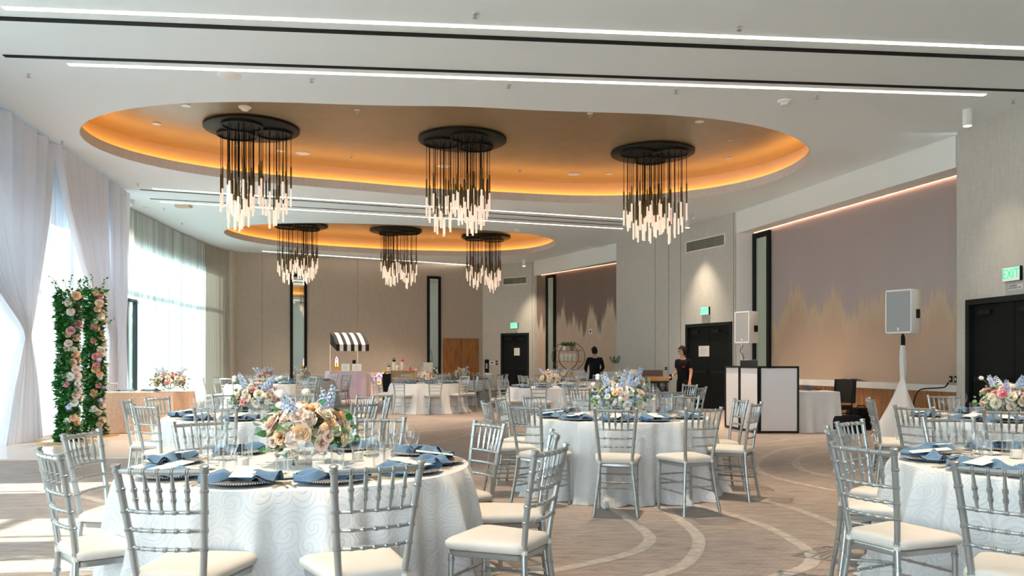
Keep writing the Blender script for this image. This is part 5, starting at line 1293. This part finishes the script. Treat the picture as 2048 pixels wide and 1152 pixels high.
def person(label, loc, rz, J, jacket, top_m, leg_m, yaw=0, pitch=0, sleeves='long'):
    t = thing('person', label, 'person', loc, rz)
    V = [(0,0,.94),(0,.0,1.08),(0,.01,1.22),(0,0,1.35),(0,-.005,1.43),(0,.005,1.49),(0,.015,1.57)]; R = [(.115,.075),(.10,.065),(.11,.072),(.11,.062),(.060,.055),(.057,.057),(.06,.065)]; E = [(0,1),(1,2),(2,3),(3,4),(4,5),(5,6)]
    def add(p, r_, par): V.append(p); R.append(r_); E.append((par, len(V)-1)); return len(V)-1
    hands = {}
    for s, k_ in ((-1, 'L'), (1, 'R')):
        sh = add((s*.165,-.005,1.385), .045, 3); el, wr, hd = J[k_]
        sh2 = Vector((s*.185,-.005,1.38)); e = add(el, .040, add(tuple(sh2.lerp(Vector(el), .5)), .047, sh)); w_ = add(wr, (.028,.024), add(tuple(Vector(el).lerp(Vector(wr), .5)), .036, e)); hv = Vector(hd)-Vector(wr); pm = add(tuple(Vector(wr)+hv*.5), (.036,.020), w_); pe = add(hd, (.036,.018), pm)
        hn = hv.normalized(); side = hn.cross(Vector((0,0,1))); side = (side if side.length > .3 else hn.cross(Vector((1,0,0)))).normalized(); palmn = hn.cross(side).normalized()
        for q, (o_, ln) in enumerate(((-.028,.068),(-.010,.080),(.010,.076),(.027,.058))):
            b = Vector(hd)+side*o_; f1 = add(tuple(b+hn*ln*.5+palmn*.006), .0095, pe); add(tuple(b+hn*ln*.9+palmn*.026), .0078, f1)
        th_ = add(tuple(Vector(wr)+hv*.55+side*.045*-1*(1)+hn*.01), .011, pm); add(tuple(Vector(wr)+hv*.95-side*.060+palmn*.012), .009, th_)
    for s, k_ in ((-1, 'l'), (1, 'r')):
        kn, an_ = J[k_]; hp = add((s*.095,0,.88), .088, 0); kk = add(kn, .055, add(tuple(Vector((s*.1,0,.86)).lerp(Vector(kn), .5)), .075, hp)); aa = add(an_, .038, add(tuple(Vector(kn).lerp(Vector(an_), .4)), .052, kk)); add((an_[0]+s*.01, an_[1]+.12, .035), (.038,.028), aa)
    skinmesh('body', V, E, R, skin_m, t, 1)
    hd, M = head(t, Vector((0,.035,1.625)), yaw, pitch)
    # upper garment
    V2 = [(0,0,.80),(0,0,1.05),(0,.01,1.22),(0,0,1.36),(0,-.005,1.455)]; R2 = [(.185,.135),(.170,.125),(.18,.125),(.17,.11),(.085,.078)] if not jacket else [(.185,.128),(.168,.118),(.182,.125),(.175,.108),(.09,.075)]; E2 = [(0,1),(1,2),(2,3),(3,4)]
    if jacket: V2[0] = (0,0,.94); V2.insert(0, (0,0,.76)); R2.insert(0, (.19,.13)); E2 = [(0,1),(1,2),(2,3),(3,4),(4,5)]
    ch = 4 if jacket else 3
    for s, k_ in ((-1, 'L'), (1, 'R')):
        el, wr, _ = J[k_]; sh2 = Vector((s*.19,-.005,1.385)); V2.append(tuple(sh2)); R2.append(.070); E2.append((ch, len(V2)-1)); i0 = len(V2)-1
        if sleeves == 'long':
            V2.append(tuple(sh2.lerp(Vector(el), .5))); R2.append(.062); E2.append((i0, i0+1)); V2.append(el); R2.append(.055); E2.append((i0+1, i0+2)); V2.append(tuple(Vector(el).lerp(Vector(wr), .92))); R2.append(.042); E2.append((i0+2, i0+3))
        else: V2.append(tuple(sh2.lerp(Vector(el), .72))); R2.append(.070); E2.append((i0, i0+1))
    skinmesh('jacket' if jacket else 't_shirt', V2, E2, R2, top_m, t, 1)
    V3 = [(0,0,1.04),(0,0,.93)]; R3 = [(.150,.105),(.165,.115)]; E3 = [(0,1)]
    for s, k_ in ((-1, 'l'), (1, 'r')):
        kn, an_ = J[k_]; n0 = len(V3); V3 += [(s*.098,0,.84), tuple(Vector((s*.1,0,.86)).lerp(Vector(kn), .5)), kn, tuple(Vector(kn).lerp(Vector(an_), .5)), (an_[0], an_[1], .07)]; R3 += [.100,.088,.070,.062,.056]; E3 += [(1,n0),(n0,n0+1),(n0+1,n0+2),(n0+2,n0+3),(n0+3,n0+4)]
        m = MB(); m.grid(lambda u, v: (an_[0]+.045*cos(2*pi*u)*(1-.5*v), an_[1]+.05+.13*sin(2*pi*u)*(1-.35*v)*1.0, .001+.085*v*(1-.35*sin(2*pi*u))), 16, 4, wrap=True); m.f.append(tuple(64+i for i in range(16))); m.m.append(0); m.build('shoe', shoe_m, t, 180)
    skinmesh('trousers', V3, E3, R3, leg_m, t, 1)
    return t, hd, M
legs = {'l': ((-.11,.02,.48), (-.12,-.01,.08)), 'r': ((.11,.02,.48), (.12,-.01,.08))}
# man in black T-shirt, turned toward the boxes (faces -X, slightly to the camera)
J1 = {'L': ((-.235,.00,1.12), (-.27,.10,.90), (-.275,.135,.82)), 'R': ((.235,-.05,1.12), (.22,.15,1.03), (.215,.22,1.01)), **legs}
t, hd, M = person('person in a black T-shirt and glasses, reaching toward the cardboard trays', (4.02,19.0,0), radians(130), J1, False, tee_m, tee_m, -.55, -.12, 'short'); t.scale = (.955,)*3
for s in (-1, 1):
    m = MB(); m.tube([(s*.026+.02*cos(a), .101, .013+.015*sin(a)) for a in [2*pi*i/12 for i in range(13)]], .0022, 5); m.tube([(s*.046,.100,.016),(s*.074,.0,.012)], .002, 5); m.v = [tuple(M @ Vector(v)) for v in m.v]; m.build('glasses', blackm2, hd, 180)
m = MB().box((-.13,.105,1.24), (-.06,.118,1.262)); m.build('chest_logo', mat('pink_print', (.8,.02,.12), .6), t, 0)
# phone held in the reaching hand: a thing of its own
t = thing('phone', 'dark phone held in the reaching hand of the person in T-shirt', 'phone', (3.72,19.0,.95), radians(130)); MB().box((-.035,-.006,-.07), (.035,.006,.07)).build('phone_body', blackm, t, 0)
# man in dark jacket seen from behind
J2 = {'L': ((-.27,.03,1.13), (-.22,.22,1.02), (-.20,.29,1.0)), 'R': ((.27,.03,1.13), (.22,.22,1.0), (.20,.29,.99)), **legs}
t, hd, M = person('person in a dark suit jacket seen from behind by the gold shelf', (2.49,24.4,0), radians(6), J2, True, suit_m, suit_m, .25, -.1)
m = MB().lathe([(.070,1.445),(.064,1.49),(.070,1.495),(.078,1.45)], 20, (0,0,0)); m.build('shirt_collar', shirt_m, t, 180)
# ---------------------------------------------------------------- gold hoop shelf on a white console
t = thing('console_table', 'white clothed console table under the gold hoop shelf', 'table', (2.0,27.3,0), radians(-35)); MB().box((-.7,-.3,.0), (.9,.3,1.0)).build('clothed_body', plaincloth, t, 0); MB().box((-.72,-.32,1.0), (.92,.32,1.02)).build('tabletop', plaincloth, t, 0)
hx, hy = (1137-CX)/F*27.2, 27.2; t = thing('hoop_shelf', 'round gold hoop shelf with flower pots and favours', 'shelf', (hx-.02, hy, 1.02), radians(-20)); R_ = .46
for k_, dx, dy in ((0,-.06,-.12),(1,.10,.12)): MB().tube([(dx+R_*cos(a), dy, R_+R_*sin(a)) for a in [2*pi*i/32 for i in range(33)]], .013, 6).build('hoop', brass, t, 180)
for z in (.30,.66): w_ = sqrt(R_*R_-(z-R_)**2); MB().box((-w_,-.14,z-.008), (w_,.14,z+.008)).build('shelf_board', brass, t, 0)
def pot(x, y, z, lb, s=1, c=white_china, grp=None):
    t = thing('potted_flower', lb, 'potted plant', (x, y, z), 0, grp); MB().lathe([(0,.0),(.05*s,.0),(.065*s,.12*s),(.058*s,.12*s),(.0,.10*s)], 14).build('pot', c, t, 50); rr = random.Random(lb)
    m = MB()
    for i in range(30): a = rr.uniform(0, 6.28); d = Vector((cos(a), sin(a), rr.uniform(.3,2))).normalized(); p = Vector((0,0,.10*s)); w = d.orthogonal().normalized()*.02*s; m.add([p, p+d*.09*s+w, p+d*.17*s, p+d*.09*s-w], [(0,1,2,3)])
    o = m.build('foliage', green_mid, t, 0); o['kind'] = 'stuff'
    for i in range(3): o = link('blossom', BALL['white'], t, (rr.uniform(-.05,.05)*s, rr.uniform(-.05,.05)*s, .2*s)); o.scale = (.03*s,)*3
pot(hx-.12, hy, 1.02+.67, 'white potted flower on the top board of hoop shelf', 1.2); pot(hx+.10, hy-.05, 1.02+.67, 'brown pot on the top board beside the white pot', 1.2, mat('brown_pot', (.32,.22,.12), .7))
fv = None
for i in range(4):
    for j in range(2):
        x, z = hx-.21+.135*i, 1.02+.31+.0*j
        if j: continue
        t = thing('favour_cup', 'white favour cup on the middle board, %s' % ['nearest the slim mirror','second from slim mirror','second from jacketed man','nearest the jacketed man'][i], 'cup', (x, hy-.02+.03*(i % 2)-.0-(x-hx)*.36, z), 0, 'white favour cups on the hoop shelf')
        MB().lathe([(0,0),(.045,0),(.022,.05),(.03,.07),(.055,.16),(.05,.16),(0,.08)], 12).build('cup', white_china, t, 50); MB().box((-.05,-.04,.16), (.05,.04,.24)).build('gift_tag', paper, t, 0)
t = thing('plant_vase', 'tall glass vase of greenery at the right end of the console', 'vase', ((1231-CX)/F*25.5, 25.5, 1.0)); MB().lathe([(0,0),(.07,0),(.08,.25),(.075,.25),(0,.02)], 14).build('vase', water_glass, t, 50)
m = MB(); rr = random.Random(4)
for i in range(60): a = rr.uniform(0,6.28); d = Vector((cos(a)*.5, sin(a)*.5, rr.uniform(.8,2))).normalized(); p = Vector((0,0,.1)); q = d*rr.uniform(.2,.38); w = d.orthogonal().normalized()*.02; m.add([p+q*.7, p+q+w, p+q*1.2, p+q-w], [(0,1,2,3)])
o = m.build('foliage', green_grey, t, 0); o['kind'] = 'stuff'
t = thing('console_table', 'small white clothed table carrying the tall greenery vase', 'table', ((1231-CX)/F*25.5, 25.5, 0), radians(-35)); MB().box((-.3,-.25,0), (.3,.25,.98)).build('clothed_body', plaincloth, t, 0); MB().box((-.31,-.26,.98), (.31,.26,.998)).build('tabletop', plaincloth, t, 0)

# ---------------------------------------------------------------- striped awning stand, signs, neon, bar
ax, ay = at(660,0,28.6).x, 28.6; bx_, by_ = at(720,0,29.0).x, 29.0
t = thing('awning_stand', 'black and white striped awning on thin gold poles over the lilac table', 'awning', (ax, ay, 0), atan2(by_-ay, bx_-ax)); Lw = 1.16
for x in (.0, Lw*.84): MB().tube([(x+.01,.0,0),(x+.01,.0,2.2)], .014, 6).build('pole', gold, t)
strA = mat('awning_black', (.015,.015,.018), .8); strB = mat('awning_cream', (.85,.80,.74), .8); ns = 9
def aw(s): return (-.02-.55*s**1.0*.9, 2.33-.42*s**1.6)   # y, z
for i in range(ns):
    x0, x1 = Lw*i/ns, Lw*(i+1)/ns; m = MB(); vs = []
    for k_ in range(7): s = k_/6; y, z = aw(s); vs += [(x0+.12*s, y, z), (x1+.12*s, y, z)]
    y, z = aw(1); vs += [(x0+.12, y, z-.20), (x1+.12, y, z-.20)]
    m.add(vs, [(2*k_, 2*k_+1, 2*k_+3, 2*k_+2) for k_ in range(7)]); m.add([(a, b+.004, c-.004) for a, b, c in vs], [(2*k_+2, 2*k_+3, 2*k_+1, 2*k_) for k_ in range(7)])
    xm = (x0+x1)/2+.12; m.add([(x0+.12,y,z-.20),(x1+.12,y,z-.20),(xm+.04,y,z-.235),(xm-.04,y,z-.235)], [(0,3,2,1)])
    m.build('stripe', strA if i % 2 == 0 else strB, t, 0)
y1, z1 = aw(1); MB().add([(0,0,2.33),(0,0,1.93),(.12,y1,z1-.20),(.12,y1,z1),(.06,aw(.5)[0],aw(.5)[1])], [(0,1,2,3,4)]).build('side_panel', strA, t, 0)
def draped(name, lb, x, y, rz, hx_, hy_, top, mt, seed=0):
    o = skirt(hx_, hy_, 100, seed, .07, top).build(name, mt, None, 50, (x, y, 0), rz); tag(o, lb, 'draped table'); return o
p = at(690,0,28.3); draped('draped_table', 'tall lilac-clothed table under the striped awning', p.x, 28.3, .45, .62, .3, .98, lilac, 3)
p = at(759,0,28.9); draped('draped_table', 'pale pink clothed table beside the lilac one', p.x-.05, 29.2, .45, .38, .25, .90, mat('pale_pink_cloth', (.80,.70,.68), .8), 4)
p = at(672,735,27.95)
t = thing('neon_figure', 'small glowing pink and orange neon figure on wooden block', 'neon sign', (p.x, 28.05, 1.14)); npk = mat('neon_pink', (1,.3,.7), .4, emit=(1,.22,.75), es=1.3); nor = mat('neon_orange', (1,.6,.2), .4, emit=(1,.45,.08), es=1.5); nyl = mat('neon_green', (.7,1,.7), .4, emit=(.75,1,.7), es=1.5)
MB().tube([(-.04,0,.12),(-.035,0,.24),(0,0,.34),(.035,0,.24),(.04,0,.12)], .014, 6).build('pink_tube', npk, t, 180); MB().tube([(-.035,0,.0),(-.04,0,.12),(0,0,.20),(.04,0,.12),(.035,0,.0)], .016, 6).build('orange_tube', nor, t, 180)
t = thing('wooden_block', 'wooden display block carrying the neon figure', 'block', (p.x, 28.08, .985)); MB().box((-.13,-.08,0), (.13,.08,.15)).build('body', cardboard, t, 0)
def signboard(px, lb, mt, y=28.0, w=.13, h=.24, z=.985, words=()):
    t = thing('framed_sign', lb, 'sign', (at(px,0,y).x, y, z), .05, 'framed signs on the lilac table'); M = Matrix.Rotation(-.15, 4, 'X'); MB().box((-w,0,0), (w,.01,h), 0, M).build('board', mt, t, 0)
    m = MB(); m.box((-w-.01,-.004,0), (-w,.012,h), 0, M); m.box((w,-.004,0), (w+.01,.012,h), 0, M); m.box((-w-.01,-.004,h), (w+.01,.012,h+.01), 0, M); m.build('frame', whiteplastic, t, 0)
    for i in range(4): MB().box((-w*.6,-.003,h*(.75-.17*i)), (w*(.2+.3*(i % 2)),-.0005,h*(.78-.17*i)), 0, M).build('print_line', ink, t, 0)
signboard(691, 'pale green framed sign on the lilac table', mat('mint_board', (.70,.78,.72), .6)); signboard(713.5, 'white framed sign nearest the awning pole', paper, w=.15)
t = thing('payment_stand', 'small black box on the wall behind the framed signs', 'device', (at(708,0,28.5).x, 28.5, .985)); MB().box((-.05,-.03,.22), (.06,.03,.38)).build('screen', blackm2, t, 0); MB().tube([(0,0,0),(0,0,.22)], .01, 6).build('post', blackm2, t)
p = at(745,755,26.6)
t = thing('neon_flower', 'glowing pink and yellow neon flower beside pale table', 'neon sign', (p.x, 27.9, .58)); 
for a, mt_ in ((0,npk),(1.57,npk),(3.14,npk),(4.71,nor)): MB().tube([(.11*cos(a)+.07*cos(b), 0, .14+.11*sin(a)+.07*sin(b)) for b in [2*pi*i/10 for i in range(11)]], .016, 5).build('petal_tube', mt_, t, 180)
MB().tube([(.08,0,.22),(.16,0,.36),(.26,0,.38),(.30,0,.28),(.22,0,.22)], .018, 5).build('stem_tube', nyl, t, 180); MB().tube([(0,0,-.58),(0,0,.05)], .012, 5).build('post', gold, t)
# slatted bar
bx0 = at(806,0,27.6); t = thing('slatted_bar', 'light wood slatted drinks bar against the far wall', 'bar', (bx0.x, 27.6, 0), .2)
MB().box((-.42,-.0,0), (.42,.4,.98)).build('body', lightwood, t, 0); MB().box((-.45,-.06,.98), (.45,.44,1.01)).build('countertop', lightwood, t, 0)
for i in range(14): x = -.42+.84*i/14; MB().box((x+.006,-.03,.03), (x+.05,-.001,.97)).build('slat', lightwood, t, 0)
t = thing('bar_cooler', 'black cooler box standing beside the slatted bar', 'cooler', (at(772,0,27.4).x, 27.5, 0), .2); MB().box((-.14,-.15,0), (.14,.2,.86)).build('body', blackm2, t, 0); MB().box((-.15,-.16,.86), (.15,.21,.90)).build('lid', blackm, t, 0)
redm = mat('red_plastic', (.75,.06,.04), .4); orm = mat('orange_fruit', (.90,.33,.03), .5)
def urn(px, z, h, r, bodym, capm, lb, handle=True, y=27.7):
    t = thing('drink_dispenser', lb, 'dispenser', (at(px,0,y).x, y, z)); MB().lathe([(0,0),(r*.8,0),(r,.03),(r,h*.8),(r*.85,h*.82),(0,h*.82)], 16).build('body', bodym, t, 50); MB().lathe([(r*.9,h*.82),(r*1.05,h*.84),(r*.7,h),(0,h*1.02)], 16).build('lid', capm, t, 50)
    if handle: MB().tube([(-r*.8,0,h*.9),(-r*.5,0,h*1.15),(r*.5,0,h*1.15),(r*.8,0,h*.9)], .01, 5).build('handle', capm, t, 180)
urn(788, 1.012, .36, .055, whiteplastic, blackm2, 'white drink dispenser with black lid on slatted bar'); urn(805, 1.012, .36, .06, whiteplastic, redm, 'white drink dispenser with red lid on slatted bar')
urn(778, .905, .27, .055, whiteplastic, green_dark, 'white flask with dark lid nearest the cooler end', True, 27.5); urn(795, 1.012, .16, .05, white_china, wax, 'small white jar between the lidded dispensers', False, 27.45)
t = thing('orange_pumpkin', 'round orange pumpkin on the black cooler', 'pumpkin', (at(770.5,0,27.4).x, 27.42, .901)); MB().lathe([(0,0),(.06,.01),(.09,.055),(.07,.10),(0,.095)], 16).build('body', orm, t, 180); MB().tube([(0,0,.09),(.01,0,.13)], .01, 5).build('stem', stem_m, t)
t = thing('red_lantern', 'small red ball jar at the end of the slatted bar', 'jar', (at(821,0,27.6).x, 27.55, 1.011)); MB().lathe([(0,0),(.04,.01),(.06,.05),(.045,.09),(0,.10)], 14).build('body', redm, t, 180); MB().lathe([(.02,.095),(.02,.12),(0,.12)], 8).build('lid', blackm2, t)
t = thing('menu_board', 'white framed menu board behind the bouquet before the slatted bar', 'sign', (at(856,0,28).x, 28, .9), .2); MB().box((-.15,0,.05), (.15,.012,.36)).build('board', paper, t, 0); MB().box((-.165,.012,.03), (.165,.02,.38)).build('frame', whiteplastic, t, 0); MB().box((-.02,.02,-.9), (.02,.06,.3)).build('post', gold, t, 0)
# more chairs seen around the lower-left far area (already by table D); stray black stand cable on booth side done
